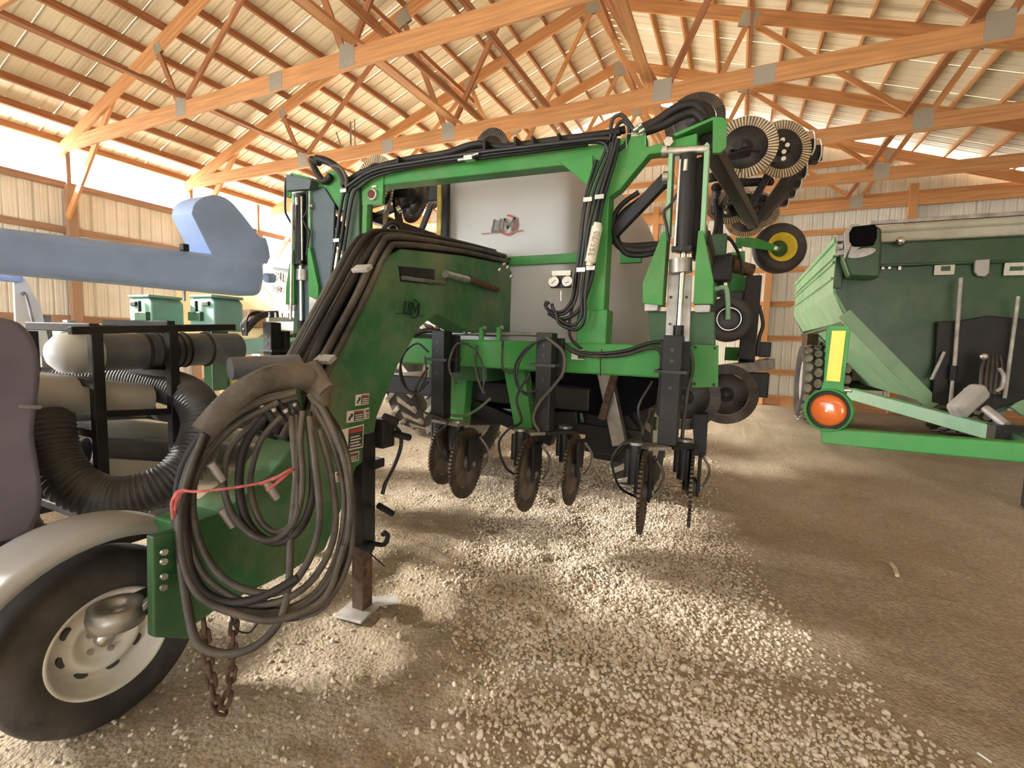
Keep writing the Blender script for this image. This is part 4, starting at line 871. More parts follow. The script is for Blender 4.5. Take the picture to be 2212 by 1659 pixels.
HANG = [[(-1.591,1.334,1.265),(-1.651,1.214,1.239),(-1.703,1.092,1.149),(-1.749,1.012,1.013),(-1.733,0.961,0.877),(-1.667,0.934,0.734),(-1.598,0.954,0.61),(-1.469,1.031,0.543),(-1.357,1.128,0.541),(-1.297,1.231,0.618),(-1.296,1.315,0.791),(-1.367,1.369,1.003),(-1.491,1.394,1.173),(-1.575,1.384,1.247)],
 [(-1.607,1.347,1.251),(-1.676,1.222,1.214),(-1.731,1.097,1.119),(-1.768,1.01,0.976),(-1.724,0.96,0.829),(-1.654,0.947,0.691),(-1.553,0.972,0.583),(-1.41,1.058,0.534),(-1.315,1.172,0.562),(-1.297,1.283,0.694),(-1.35,1.345,0.901),(-1.458,1.379,1.084),(-1.552,1.391,1.206)],
 [(-1.642,1.354,1.26),(-1.712,1.229,1.232),(-1.774,1.102,1.148),(-1.817,1.024,1.017),(-1.791,0.978,0.878),(-1.728,0.951,0.747),(-1.649,0.954,0.627),(-1.546,1.016,0.539),(-1.43,1.11,0.483),(-1.328,1.205,0.506),(-1.297,1.299,0.633),(-1.328,1.372,0.841),(-1.424,1.415,1.062),(-1.533,1.422,1.204)],
 [(-1.623,1.316,1.245),(-1.692,1.166,1.174),(-1.73,1.047,1.059),(-1.737,0.986,0.92),(-1.673,0.957,0.774),(-1.587,0.964,0.658),(-1.467,1.013,0.583),(-1.37,1.082,0.583),(-1.32,1.177,0.636),(-1.327,1.275,0.763),(-1.396,1.329,0.953),(-1.497,1.364,1.119)],
 [(-1.621,1.272,1.231),(-1.702,1.135,1.142),(-1.742,1.037,1.008),(-1.714,0.992,0.871),(-1.627,0.976,0.743),(-1.514,0.997,0.644),(-1.4,1.07,0.606),(-1.343,1.147,0.67),(-1.364,1.24,0.804),(-1.433,1.293,0.993),(-1.538,1.35,1.174)],
 [(-1.601,1.276,1.178),(-1.641,1.204,1.093),(-1.626,1.152,0.944),(-1.55,1.131,0.822),(-1.485,1.157,0.773),(-1.443,1.204,0.818),(-1.461,1.252,0.944),(-1.529,1.301,1.089),(-1.561,1.341,1.192)],
 [(-1.651,1.254,1.194),(-1.67,1.167,1.078),(-1.626,1.105,0.922),(-1.56,1.101,0.795),(-1.481,1.134,0.744),(-1.423,1.187,0.775),(-1.43,1.26,0.875),(-1.483,1.318,1.036),(-1.555,1.365,1.189)],
 [(-1.665,1.223,1.169),(-1.698,1.131,1.081),(-1.669,1.077,0.957),(-1.606,1.063,0.851),(-1.523,1.084,0.775),(-1.458,1.136,0.761),(-1.441,1.206,0.836),(-1.505,1.258,0.991),(-1.588,1.304,1.175)],
 [(-1.741,1.073,1.139),(-1.759,1.007,1.012),(-1.736,0.957,0.845),(-1.652,0.915,0.697),(-1.575,0.894,0.565),(-1.522,0.889,0.488),(-1.452,0.919,0.457),(-1.382,0.975,0.465),(-1.345,1.043,0.519),(-1.367,1.108,0.613),(-1.436,1.181,0.775),(-1.505,1.258,0.991),(-1.585,1.327,1.172)],
 [(-1.535,1.399,1.206),(-1.441,1.387,1.084),(-1.356,1.366,0.913),(-1.281,1.319,0.757),(-1.262,1.271,0.635),(-1.27,1.194,0.563),(-1.341,1.134,0.522),(-1.415,1.08,0.563)],
 [(-1.714,1.064,1.152),(-1.731,1.011,1.032),(-1.709,0.963,0.897),(-1.666,0.937,0.766),(-1.602,0.934,0.651),(-1.52,0.967,0.592),(-1.425,1.035,0.6),(-1.347,1.121,0.646)],
 [(-1.708,1.044,1.139),(-1.723,0.99,1.005),(-1.698,0.944,0.873),(-1.651,0.919,0.728),(-1.572,0.923,0.624),(-1.47,0.966,0.565),(-1.346,1.044,0.535),(-1.27,1.173,0.574),(-1.274,1.274,0.721)]]
for k, L_ in enumerate(HANG): hose(jit(L_, .004), (.0135, .0115, .0155, .0125)[k % 4], 'hose_dusty' if k % 4 != 2 else 'black_rubber', parent=HH, name='hanging_hose', sub=5)
for k in range(3): hose(jit(HANG[k], .012), .009, 'hose_dusty', parent=HH, name='hanging_hose', sub=5)
for q in [(-1.64,1.049,0.867),(-1.545,1.158,0.956),(-1.685,1.044,1.031)]: part(MB().cyl(q, V(q)+V(.02, .03, -.07), .017, seg=10), 'hose_end', 'steel', parent=HH)
hose([(-1.491,0.976,0.546),(-1.468,0.982,0.499),(-1.446,1.013,0.479),(-1.437,1.042,0.509)], .003, 'black_rubber', parent=HH, name='tie_wire')
TWN = MB().tube([(-1.705,0.93,0.876),(-1.69,0.921,0.938),(-1.675,0.931,0.962),(-1.629,0.952,0.961),(-1.578,0.998,0.963),(-1.516,1.073,0.969),(-1.478,1.136,0.979),(-1.457,1.193,0.999),(-1.472,1.23,1.002)], .005, 6, 5)
TWN.tube([(-1.71,0.926,0.86),(-1.695,0.917,0.922),(-1.675,0.924,0.954),(-1.658,0.939,0.966),(-1.679,0.927,0.943),(-1.695,0.925,0.895)], .006, 6, 5)
TWN.tube([(-1.504,1.101,0.967),(-1.464,1.144,0.989),(-1.454,1.195,1.006),(-1.48,1.156,0.963),(-1.498,1.123,0.938)], .006, 6, 5)
TWN.build('twine', 'twine', HH, label='red twine tied around the hoses')

# ================================================================ folded wings
def wing(sg):
    f = (lambda p: p) if sg > 0 else (lambda p: (2*XM-p[0], p[1], p[2]))
    part(MB().box(f((-.28, 4.9, 2.28)), (.10, 2.4, .10)), 'wing_toolbar', 'black_paint', .008)
    part(MB().bar(f((-.34, 3.2, 2.45)), f((-.28, 3.75, 2.28)), .08, .10), 'wing_knuckle', 'green_dark', .008)
    part(MB().box(f((-.30, 4.6, 1.55)), (.10, 2.6, .10)), 'wing_toolbar', 'black_paint', .008)
    part(MB().box(f((-.28, 5.4, 1.9)), (.10, .12, .80)), 'wing_strut', 'green', .006)
wing(1); wing(-1)
def up_coulter(c, nrm, kind, arm=1):
    c = Vector(c); d = disc(APP, c, nrm, kind); n = Vector(nrm).normalized(); x = n.cross(Vector((0, 0, 1))).normalized()*arm
    a = c-n*.0; o = -n if n.y > 0 else n
    part(MB().bar(c+o*.03-x*.02, c+o*.03+x*.26-Vector((0, 0, .02)), .02, .085), 'coulter_arm', 'black_paint', .004, parent=d) if False else None
    return d
RW = part(MB().box((-0.218,5.268,2.998), (.16, .12, .14)), 'wing_coulters', 'black_paint', .006)
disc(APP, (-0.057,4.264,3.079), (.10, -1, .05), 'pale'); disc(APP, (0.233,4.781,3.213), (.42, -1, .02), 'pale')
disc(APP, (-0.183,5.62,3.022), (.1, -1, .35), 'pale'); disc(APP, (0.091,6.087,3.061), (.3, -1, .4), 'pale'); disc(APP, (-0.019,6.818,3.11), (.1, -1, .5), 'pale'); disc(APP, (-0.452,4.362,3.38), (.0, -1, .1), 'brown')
part(MB().bar((-0.156,4.072,2.965), (0.266,4.686,3.211), .03, .075), 'coulter_arm', 'black_paint', .005, parent=RW)
part(MB().tube([(-0.222,4.034,2.903), (-0.155,4.049,2.957), (-0.047,4.104,2.996), (0.049,4.196,3.012)], .012, 8), 'coulter_arm', 'black_paint', parent=RW)
part(MB().cyl((-0.099,4.131,3.057), (-0.106,4.057,3.027), .035, seg=16), 'swivel', 'disc_dark', parent=RW)
for q in ((0.221,4.632,3.224), (0.259,4.646,3.183), (0.197,4.615,3.173), (0.238,4.63,3.128), (0.238,4.625,3.071)): part(MB().cyl(q, V(q)+V(0, -.03, 0), .018, seg=8), 'bolt', 'zinc', parent=RW)
for a, b, r_, n_ in (((-0.312,4.324,2.892), (-0.069,4.56,2.987), .030, 12), ((-0.062,4.783,2.967), (0.183,5.016,3.023), .028, 11), ((-0.073,5.337,3.003), (0.161,5.561,3.02), .030, 11), ((-0.165,5.854,3.048), (0.077,6.081,3.06), .030, 10), ((-0.314,5.002,3.019), (-0.119,5.212,3.082), .030, 10)):
    mb = MB(); spring(mb, a, b, r_, n_, .010); part(mb, 'spring', 'black_rubber', parent=RW)
for c, s in (((0.467,5.528,3.462), .12), ((0.568,5.915,3.52), .14), ((0.449,5.84,3.339), .11), ((0.447,6.287,3.368), .11), ((0.438,6.729,3.396), .11), ((0.395,7.155,3.408), .11), ((-0.236,5.148,2.988), .16), ((-0.27,5.576,2.995), .16)):
    o = part(MB().box(c, (s, s, s*1.1), rz=.3), 'clamp_block', 'black_paint', .008, parent=RW)
    part(MB().tube([V(c)+V(-.03, -.08, .10), V(c)+V(.05, -.08, .12), V(c)+V(.07, -.08, -.02), V(c)+V(.05, -.08, -.10)], .009, 7), 'u_bolt', 'zinc', parent=RW)
for q in ((-0.209,4.817,2.892), (-0.203,4.829,2.976), (-0.23,5.249,2.86), (-0.191,5.379,2.867)): part(MB().cyl(q, V(q)+V(0, -.04, .02), .02, seg=8), 'bolt', 'zinc', parent=RW)
part(MB().tube([(-0.268,4.671,2.816), (-0.243,4.662,2.611), (-0.256,4.526,2.424)], .02, 8), 'liquid_hose', 'hose_clean', parent=RW)
# lower right of the folded wing
LWG = part(MB().bar((0.087,4.77,2.129), (0.074,4.58,1.392), .13, .13, up=(0, 1, 0)), 'wing_shank', 'black_paint', .008)
P2 = lambda mb, n, m, bv=0: part(mb, n, m, bv, parent=LWG)
P2(MB().bar((-0.107,4.375,1.31), (0.281,4.898,1.372), .09, .09), 'wing_crossbar', 'steel', .006)
P2(MB().box((0.16,4.821,1.179), (.22, .16, .22)), 'clamp_block', 'black_paint', .01)
P2(MB().box((-0.004,4.931,1.941), (.24, .10, .12)), 'mount_block', 'black_paint', .01)
P2(MB().bar((-0.078,5.28,2.451), (-0.052,5.253,2.061), .16, .05, up=(0, 1, 0)), 'mount_plate', 'green', .006)
P2(MB().box((-0.03,5.045,2.095), (.13, .03, .15)), 'mount_plate', 'green', .006)
P2(MB().box((0.018,5.114,1.444), (.26, .05, .13)), 'row_bar', 'green', .006)
P2(MB().box((-0.209,4.544,2.377), (.13, .14, .19)), 'valve_housing', 'green_dark', .012)
P2(MB().box((-0.172,4.655,2.203), (.16, .14, .24)), 'valve_housing', 'black_paint', .02)
P2(MB().tube([(-0.202,4.558,2.486), (-0.111,4.595,2.429), (-0.028,4.732,2.29), (-0.005,4.73,2.167)], .014, 8), 'liquid_hose', 'hose_clean')
P2(MB().tube([(0.147,4.775,1.885), (0.188,4.778,1.722), (0.166,4.755,1.598), (0.159,4.735,1.433)], .016, 8), 'liquid_hose', 'hose_clean')
P2(MB().box((0.228,4.996,1.496), (.10, .08, .14)), 'valve_block', 'black_paint', .01)
P2(MB().cyl((-0.104,4.916,2.269), (0.075,4.996,2.223), .06), 'pivot_bush', 'rust')
GW = part(MB().lathe((-0.091,4.369,1.738), (.15, -1, 0), [(.10, .05), (.115, .07), (.165, .075), (.185, .04), (.19, 0), (.185, -.04), (.165, -.075), (.115, -.07)], 36), 'gauge_wheel', 'tire')
part(MB().lathe((-0.091,4.369,1.738), (.15, -1, 0), [(.115, .062), (.105, .06), (.10, .02), (.04, .03), (.001, .03)], 32), 'rim', 'disc_dark', parent=GW)
part(MB().torus(V((-0.091,4.369,1.738))+V(.01, -.065, 0), (.15, -1, 0), .092, .006, 32), 'rim_bead', 'chrome', parent=GW)
part(MB().tube([(-0.2,4.286,1.979), (-0.123,4.268,1.987), (-0.099,4.269,1.882), (-0.089,4.27,1.733)], .02, 8), 'wheel_arm', 'green_pale', parent=GW)
for c, k in (((-0.323,3.643,1.133), 'brown'), ((-0.062,4.156,1.128), 'brown')): disc(APP, c, (.12, -1, 0), k)
part(MB().prism([(-0.258,3.5,1.031),(-0.159,3.5,1.04),(-0.153,3.5,0.748),(-0.225,3.5,0.738)], (0, .12, 0)), 'wing_shank', 'black_paint', .006)
# gauge wheel with yellow rim on a green arm
YW = part(MB().lathe((0.319,5.7,2.543), (.35, -1, .05), [(.135, .06), (.15, .085), (.215, .09), (.25, .05), (.258, 0), (.25, -.05), (.215, -.09), (.15, -.085), (.135, -.06)], 44), 'gauge_wheel', 'tire', label='gauge wheel with yellow rim on a green arm')
part(MB().lathe((0.319,5.7,2.543), (.35, -1, .05), [(.15, .08), (.135, .075), (.125, .03), (.09, .02), (.085, -.02)], 40), 'rim', 'yellow', parent=YW)
part(MB().lathe((0.319,5.7,2.543), (.35, -1, .05), [(.092, -.01), (.05, .0), (.035, .05), (.001, .05)], 30), 'hub', 'green_dark', parent=YW)
part(MB().prism([(-0.04,5.22,2.563), (0.003,5.243,2.587), (0.087,5.327,2.59), (0.278,5.513,2.543), (0.298,5.531,2.513), (0.283,5.521,2.485), (0.064,5.307,2.493), (-0.035,5.215,2.495)], (.03, .05, 0)), 'wheel_arm', 'green', .004, parent=YW)
part(MB().cyl((0.282,5.546,2.522), (0.278,5.477,2.509), .018, seg=10), 'axle_bolt', 'zinc', parent=YW)
part(MB().bar((-0.093,5.338,2.554), (-0.026,5.337,2.549), .05, .10), 'arm_mount', 'green', .004, parent=YW)
# left wing coulters, seen behind the upright and above the beam
LW = part(MB().box((-3.45, 4.2, 2.55), (.10, .10, .40)), 'wing_coulters', 'black_paint', .006)
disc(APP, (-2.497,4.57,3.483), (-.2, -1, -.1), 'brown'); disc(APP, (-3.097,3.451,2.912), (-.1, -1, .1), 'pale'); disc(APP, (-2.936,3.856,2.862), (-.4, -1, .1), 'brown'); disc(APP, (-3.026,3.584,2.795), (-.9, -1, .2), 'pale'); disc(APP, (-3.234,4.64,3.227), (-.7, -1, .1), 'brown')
part(MB().bar((-2.9,3.529,2.759), (-2.739,3.447,2.281), .05, .06), 'coulter_arm', 'black_paint', .004, parent=LW)
part(MB().cyl((-2.814,3.446,2.628), (-2.786,3.461,2.649), .03), 'swivel', 'zinc', parent=LW)
part(MB().box((-2.911,3.642,2.833), (.22, .12, .10)), 'clamp_block', 'black_paint', .01, parent=LW)
part(MB().box((-2.999,4.287,3.026), (.5, .10, .16)), 'clamp_block', 'black_paint', .01, parent=LW)
# ---- beams and arms that carry the folded wing coulters
RB0, RB1 = Vector((-.24, 3.08, 2.70)), Vector((.06, 5.3, 2.72))
part(MB().bar(RB0, RB1, .09, .10), 'wing_beam', 'black_paint', .008)
LB0, LB1 = Vector((-3.52, 3.08, 2.72)), Vector((-3.40, 6.2, 2.74))
part(MB().bar(LB0, LB1, .09, .10), 'wing_beam', 'black_paint', .008)
def carry(c, a, b, wd=.045):
    c = Vector(c); d = b-a; t = max(0, min(1, (c-a).dot(d)/d.dot(d))); q = a+d*t
    part(MB().bar(c+Vector((0, .03, 0)), q, wd, .06), 'coulter_arm', 'black_paint', .005)
for c in [(-0.057,4.264,3.079),(0.233,4.781,3.213),(-0.183,5.62,3.022),(0.091,6.087,3.061),(-0.019,6.818,3.11),(-0.452,4.362,3.38),(0.467,5.528,3.462),(0.568,5.915,3.52),(0.449,5.84,3.339),(0.447,6.287,3.368),(0.438,6.729,3.396),(0.395,7.155,3.408)]: carry(c, RB0, RB1)
for c in [(-3.097,3.451,2.912),(-2.936,3.856,2.862),(-3.026,3.584,2.795),(-3.234,4.64,3.227)]: carry(c, LB0, LB1)
part(MB().bar((-2.497,4.57,3.483), V((-2.497,4.57,3.483))+V(0, .35, -.55), .05, .06), 'coulter_arm', 'black_paint', .005)
DS = Vector((-0.239,4.85,2.8)); DE = Vector((-0.174,4.742,1.967))
part(MB().bar(DS, DE, .06, .08, up=(0, 1, 0)), 'drop_strut', 'black_paint', .006)
part(MB().bar(DS, RB0+(RB1-RB0)*.40, .06, .07), 'drop_strut', 'black_paint', .006)
part(MB().bar(DE, (0.09,4.755,1.965), .06, .08), 'drop_link', 'black_paint', .006)
part(MB().bar((-0.073,5.275,2.382), (-0.217,4.868,2.321), .06, .08), 'drop_link', 'black_paint', .006)
part(MB().bar((-0.094,4.48,1.744), (0.066,4.724,1.759), .04, .05), 'wheel_axle', 'black_paint', .005)
part(MB().bar((-0.328,3.696,1.127), (-0.088,4.383,1.303), .05, .07), 'coulter_arm', 'black_paint', .005)
part(MB().bar((-0.062,4.199,1.124), (-0.036,4.464,1.31), .05, .07), 'coulter_arm', 'black_paint', .005)
part(MB().bar((-0.229,3.894,0.965), (-0.139,4.302,1.292), .05, .07), 'coulter_arm', 'black_paint', .005)
part(MB().bar((0.018,5.136,1.444), (0.103,4.708,1.431), .05, .06), 'drop_link', 'black_paint', .005)

# ================================================================ grain cart behind on the right
CART = thing('grain_cart', (2.75, 10.5, 0), 'large green grain cart with ribbed hopper side parked at the back right', 'grain cart')
def cp(mb, name, m, bevel=0., parent=None, label=None): return mb.build(name, m, parent or CART, bevel, label)
CX = 2.75
def mc(x): return 2*CX-x
Y0, Y1 = 7.95, 13.1
for s in (1, -1):
    fx = (lambda x: x) if s > 0 else mc
    cp(MB().prism([(fx(1.15), Y0, 3.07), (fx(1.15), Y0, 2.31), (fx(1.18), Y0, 2.31), (fx(1.18), Y0, 3.07)], (0, Y1-Y0, 0)), 'side_panel', 'green_pale', .004)  # pale side, dark front: light on the cart is in the colour
    cp(MB().prism([(fx(1.15), Y0, 2.31), (fx(1.36), Y0, 1.93), (fx(1.39), Y0, 1.95), (fx(1.18), Y0, 2.32)], (0, Y1-Y0, 0)), 'side_slope', 'green_pale', .003)
    for z, h in ((3.05, .07), (2.82, .035), (2.74, .035), (2.52, .03)):
        cp(MB().bar((fx(1.135), Y0+.05, z), (fx(1.135), Y1, z), .04, h), 'side_rib', 'green_pale', .006)
    cp(MB().prism([(fx(1.36), Y0+.1, 1.90), (fx(2.30), Y0+.3, .86), (fx(2.36), Y0+.3, .90), (fx(1.42), Y0+.1, 1.93)], (0, Y1-Y0-.5, 0)), 'lower_slope', 'green_pale', .003)
    cp(MB().bar((fx(1.36), Y0+.02, 1.91), (fx(1.36), Y1, 1.86), .05, .06), 'slope_rail', 'green_dark', .004)
    cp(MB().bar((fx(1.29), 7.90, 2.02), (fx(2.36), 7.90, .83), .08, .17, up=(1, 0, 1)), 'corner_tube', 'green_pale', .01)
    cp(MB().box((fx(1.19), 7.93, 2.68), (.10, .05, .62)), 'corner_post', 'green_dark', .008)
    cp(MB().bar((fx(1.62), 8.8, .86), (fx(2.62), 6.9, .66), .13, .17), 'tongue_leg', 'green_pale', .012)
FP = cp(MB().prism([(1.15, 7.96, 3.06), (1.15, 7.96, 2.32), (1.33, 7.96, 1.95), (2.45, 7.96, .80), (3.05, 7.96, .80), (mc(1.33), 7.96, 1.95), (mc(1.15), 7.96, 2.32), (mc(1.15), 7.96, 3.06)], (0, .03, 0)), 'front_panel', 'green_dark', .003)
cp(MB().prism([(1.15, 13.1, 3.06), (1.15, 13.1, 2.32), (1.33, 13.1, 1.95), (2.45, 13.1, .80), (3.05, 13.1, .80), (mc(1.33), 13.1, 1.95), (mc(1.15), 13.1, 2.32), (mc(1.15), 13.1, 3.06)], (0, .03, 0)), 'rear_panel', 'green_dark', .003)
cp(MB().box((CX+.1, 7.92, 2.66), (2.95, .05, .035)), 'front_rib', 'green_dark', .01)
cp(MB().box((CX+.1, 7.91, 3.03), (2.75, .10, .14)), 'front_header', 'tarp', .03)
cp(MB().cyl((1.42, 7.88, 3.12), (mc(1.42), 7.88, 3.14), .05, seg=20), 'tarp_roll', 'tarp')
cp(MB().bar((1.5, 7.9, 3.22), (mc(1.4), 7.9, 3.22), .05, .05), 'tarp_bow', 'steel', .004)
# roof-high unload spout folded against the corner
SP = cp(MB().prism([(1.17,7.62,3.027),(1.222,7.62,3.142),(1.489,7.62,3.14),(1.565,7.62,3.088),(1.595,7.62,2.784),(1.592,7.62,2.462),(1.268,7.62,2.484),(1.184,7.62,2.715)], (0, .25, 0)), 'unload_spout', 'green_dark', .03)
cp(MB().prism([(1.156,7.6,3.042),(1.218,7.6,3.15),(1.317,7.6,3.148),(1.275,7.6,3.063),(1.244,7.6,2.947),(1.248,7.6,2.888),(1.191,7.6,2.712)], (0, -.05, 0)), 'spout_lip', 'pale_tube', .01, parent=SP)
cp(MB().prism([(1.208,7.58,3.034),(1.242,7.58,3.114),(1.467,7.58,3.127),(1.499,7.58,3.084),(1.509,7.58,2.961),(1.483,7.58,2.87),(1.282,7.58,2.858),(1.222,7.58,2.921)], (0, -.05, 0)), 'spout_mouth', 'void_black', .01, parent=SP)  # black block stands for the dark inside of the spout
cp(MB().prism([(1.246,7.58,2.872),(1.347,7.58,2.854),(1.217,7.58,2.731)], (0, -.02, 0)), 'spout_deflector', 'pale_tube', .004, parent=SP)
lg = cp(MB().prism([tuple(V((1.368,7.61,2.782))+V(math.cos(t*.2618)*.15, 0, math.sin(t*.2618)*.055+math.cos(t*.2618)*.03)) for t in range(24)], (0, -.015, 0)), 'spout_badge', 'steel', parent=SP)
for q in [(1.13,7.64,2.992),(1.129,7.64,2.872),(1.15,7.64,2.811)]: cp(MB().box(q, (.08, .08, .09)), 'hinge_knuckle', 'steel', .008, parent=SP)
cp(MB().sphere((1.825,7.88,2.961), .065), 'work_lamp', 'chrome')
for k, q in enumerate([(1.681,7.93,2.641),(1.75,7.93,2.644),(1.86,7.93,2.628)]): cp(MB().box(q, (.03, .03, .06)), 'bolt', 'zinc')
dcl = cp(MB().box((2.319,7.92,2.597), (.20, .012, .16)), 'decal', 'white_decal')
cp(MB().box((2.33,7.91,2.595), (.09, .012, .06)), 'decal_print', 'green_dark', parent=dcl)
cp(MB().prism([(2.594,7.92,2.683),(2.733,7.92,2.689),(2.739,7.92,2.524),(2.709,7.92,2.48),(2.642,7.92,2.488),(2.602,7.92,2.541)], (0, -.05, 0)), 'manual_case', 'pale_tube', .01)
dcl = cp(MB().box((3.019,7.92,2.57), (.26, .012, .16)), 'decal', 'white_decal')
cp(MB().box((2.998,7.91,2.57), (.12, .012, .05)), 'decal_print', 'green_dark', parent=dcl)
# auger well: dark recessed box with the fold cylinder, rods and hoses
cp(MB().prism([(2.288,7.9,1.919),(2.552,7.9,1.939),(2.767,7.9,1.998),(3.118,7.9,1.955),(3.36,7.9,1.459),(3.207,7.9,0.998),(2.876,7.9,0.796),(2.322,7.9,0.879)], (0, -.06, 0)), 'auger_housing', 'black_paint', .01)
cp(MB().cyl((2.439,7.75,2.454), (2.473,7.75,1.365), .022, seg=12), 'indicator_rod', 'steel_pale')
cp(MB().cyl((2.473,7.75,1.365), (2.472,7.75,1.178), .04, seg=12), 'rod_coupler', 'black_paint')
cp(MB().cyl((2.472,7.75,1.178), (2.477,7.75,0.807), .02, seg=12), 'indicator_rod', 'steel_pale')
cp(MB().cyl((2.984,7.75,2.22), (2.974,7.75,0.994), .02, seg=12), 'indicator_rod', 'steel_pale')
cp(MB().cyl((2.369,7.78,1.535), (2.271,7.78,1.175), .02, seg=8), 'linkage', 'steel_pale')
cp(MB().bar((2.628,7.4,1.11), (2.346,7.2,0.822), .18, .20), 'auger_foot', 'pale_tube', .05)
cp(MB().bar((2.635,7.42,1.109), (2.499,7.42,1.044), .10, .12), 'auger_foot', 'green_pale', .02)
for k in range(5):
    cp(MB().tube([V((2.669,7.5,1.504))+V(.03*k, 0, 0), V((2.708,7.45,1.332))+V(.045*k-.08, 0, .0), V((2.674,7.4,1.059))+V(.04*k-.05, 0, 0)], .018, 8), 'hydraulic_hose', 'hose_dusty')
cp(MB().sphere((2.636,7.45,1.492), .04), 'hose_end', 'zinc')
cp(MB().tube([(2.76,7.4,1.363),(2.808,7.4,1.274),(2.807,7.4,1.15),(2.76,7.4,1.092)], .02, 8), 'hydraulic_hose', 'steel_pale')
cp(MB().cyl((2.573,7.1,0.908), (2.693,6.9,0.759), .045, seg=12), 'drive_shaft', 'steel_pale')
cp(MB().box((2.72, 6.85, .66), (.36, .24, .20)), 'tongue_head', 'black_paint', .01)
cp(MB().bar((2.72, 6.9, .64), (2.75, 5.9, .55), .12, .16), 'tongue_nose', 'green_dark', .01)
cp(MB().bar((2.72, 6.4, .58), (2.72, 6.4, .0), .07, .07, up=(1, 0, 0)), 'tongue_jack', 'black_paint', .004)
cp(MB().cyl((1.6, 11.75, .82), (3.9, 11.75, .82), .09), 'axle', 'green_dark')
cp(MB().box((CX, 11.75, 1.1), (1.0, .3, .5)), 'axle_saddle', 'green_dark', .01)
def turf_wheel(c, r, wd, each):
    c = Vector(c)
    t = cp(MB().lathe(c, (1, 0, 0), [(r*.5, -wd*.42), (r*.56, -wd*.5), (r*.82, -wd*.54), (r*.93, -wd*.46), (r*.965, -wd*.3), (r*.97, 0), (r*.965, wd*.3), (r*.93, wd*.46), (r*.82, wd*.54), (r*.56, wd*.5), (r*.5, wd*.42)], 56), 'wheel', 'tire')
    mb = MB(); n = 25; cols = 5
    for j in range(cols):
        for k in range(1 if each else n):
            th = 2*math.pi*(k+.5*(j % 2))/n; w = (j-(cols-1)/2)*wd/cols*1.04; rr = r*(.965 if abs(w) < wd*.34 else .94)
            vs = []
            for h in (0, r*.028):
                for i in range(8):
                    q = math.pi*i/4+math.pi/8; a = math.cos(q)*wd/cols*.47*(1 if i % 2 else .9); b = math.sin(q)*math.pi*r/n*.86
                    ph = th+b/r; vs.append(c+Vector((w+a, math.cos(ph)*(rr+h), math.sin(ph)*(rr+h))))
            mb.add(vs, [tuple(range(8, 16))]+[(i, (i+1) % 8, 8+(i+1) % 8, 8+i) for i in range(8)])
        if each: ring_of('tread_block', mb, 'tire_mud', t, c, (1, 0, 0), n); mb = MB()
    if not each: tb = mb.build('tread_blocks', 'tire_mud', t); tb['kind'] = 'stuff'
    for s in (1, -1):
        cp(MB().lathe(c, (s, 0, 0), [(r*.51, wd*.44), (r*.47, wd*.42), (r*.45, wd*.1), (r*.2, wd*.05), (.001, wd*.05)], 36), 'rim', 'rim_white', parent=t)
turf_wheel((1.62, 11.75, .86), .87, .76, True); turf_wheel((mc(1.62), 11.75, .86), .87, .76, False)
cp(MB().box((1.304,11.2,1.724), (.22, .2, .22), rz=.4), 'wheel_chock_bracket', 'rust', .01)

# ================================================================ light bar with amber lamp, nearer, right
LB = thing('light_bar', (1.5, 2.4, 0), 'green marker light bar with amber lamp and yellow reflector in front of the grain cart', 'light bar')
def lp(mb, name, m, bevel=0., parent=None, label=None): return mb.build(name, m, parent or LB, bevel, label)
bl, br = Vector((0.423,2.824,1.074)), Vector((1.045,2.524,1.128)); bd = (br-bl)
be = bl+bd*1.62
lp(MB().bar(bl, be, .075, .078), 'bar', 'green', .006)
lp(MB().bar(be, (be.x, be.y, 0.0), .075, .075, up=(1, 0, 0)), 'post', 'green', .006)
lp(MB().box((be.x, be.y, .01), (.3, .3, .02)), 'base_plate', 'steel', .003)
nrm = Vector((bd.y, -bd.x, 0)).normalized()
nrm = nrm if nrm.y < 0 else -nrm
lc = Vector((0.433,2.798,1.206)); tx = Vector((-nrm.y, nrm.x, 0)); tx = tx if tx.x > 0 else -tx; up_ = Vector((0, 0, 1))
def lpt(u, v, n=0): return lc+tx*u+up_*v+nrm*n
lp(MB().prism([lpt(-.055, .06), lpt(.062, .06), lpt(.052, .13), lpt(.058, .40), lpt(.045, .42), lpt(-.035, .42), lpt(-.045, .40), lpt(-.036, .15)], -nrm*.008), 'bracket', 'green', .003)
lp(MB().prism([lpt(-.024, .145, .002), lpt(.036, .145, .002), lpt(.042, .395, .002), lpt(-.018, .395, .002)], nrm*.003), 'yellow_reflector', 'yellow_reflect', .002, label='bright yellow reflector strip')
H_ = lp(MB().lathe(lc, nrm, [(.06, -.03), (.095, -.02), (.108, .0), (.106, .028), (.100, .030), (.098, .0)], 36), 'lamp_housing', 'green', label='round green lamp housing')
lp(MB().lathe(lc, nrm, [(.099, .004), (.082, .008), (.078, .006)], 36), 'lamp_gasket', 'black_rubber', parent=H_)
lp(MB().lathe(lc, nrm, [(.079, .004), (.079, .016), (.066, .028), (.03, .034), (.001, .035)], 36), 'amber_lens', 'amber', parent=H_, label='amber lamp lens')
lp(MB().cyl(lc+nrm*.033, lc+nrm*.038, .006, seg=10), 'lens_screw', 'zinc', parent=H_)
lp(MB().cyl(lpt(.055, .105, -.01), lpt(.085, .105, -.01), .008, seg=8), 'bracket_bolt', 'zinc')

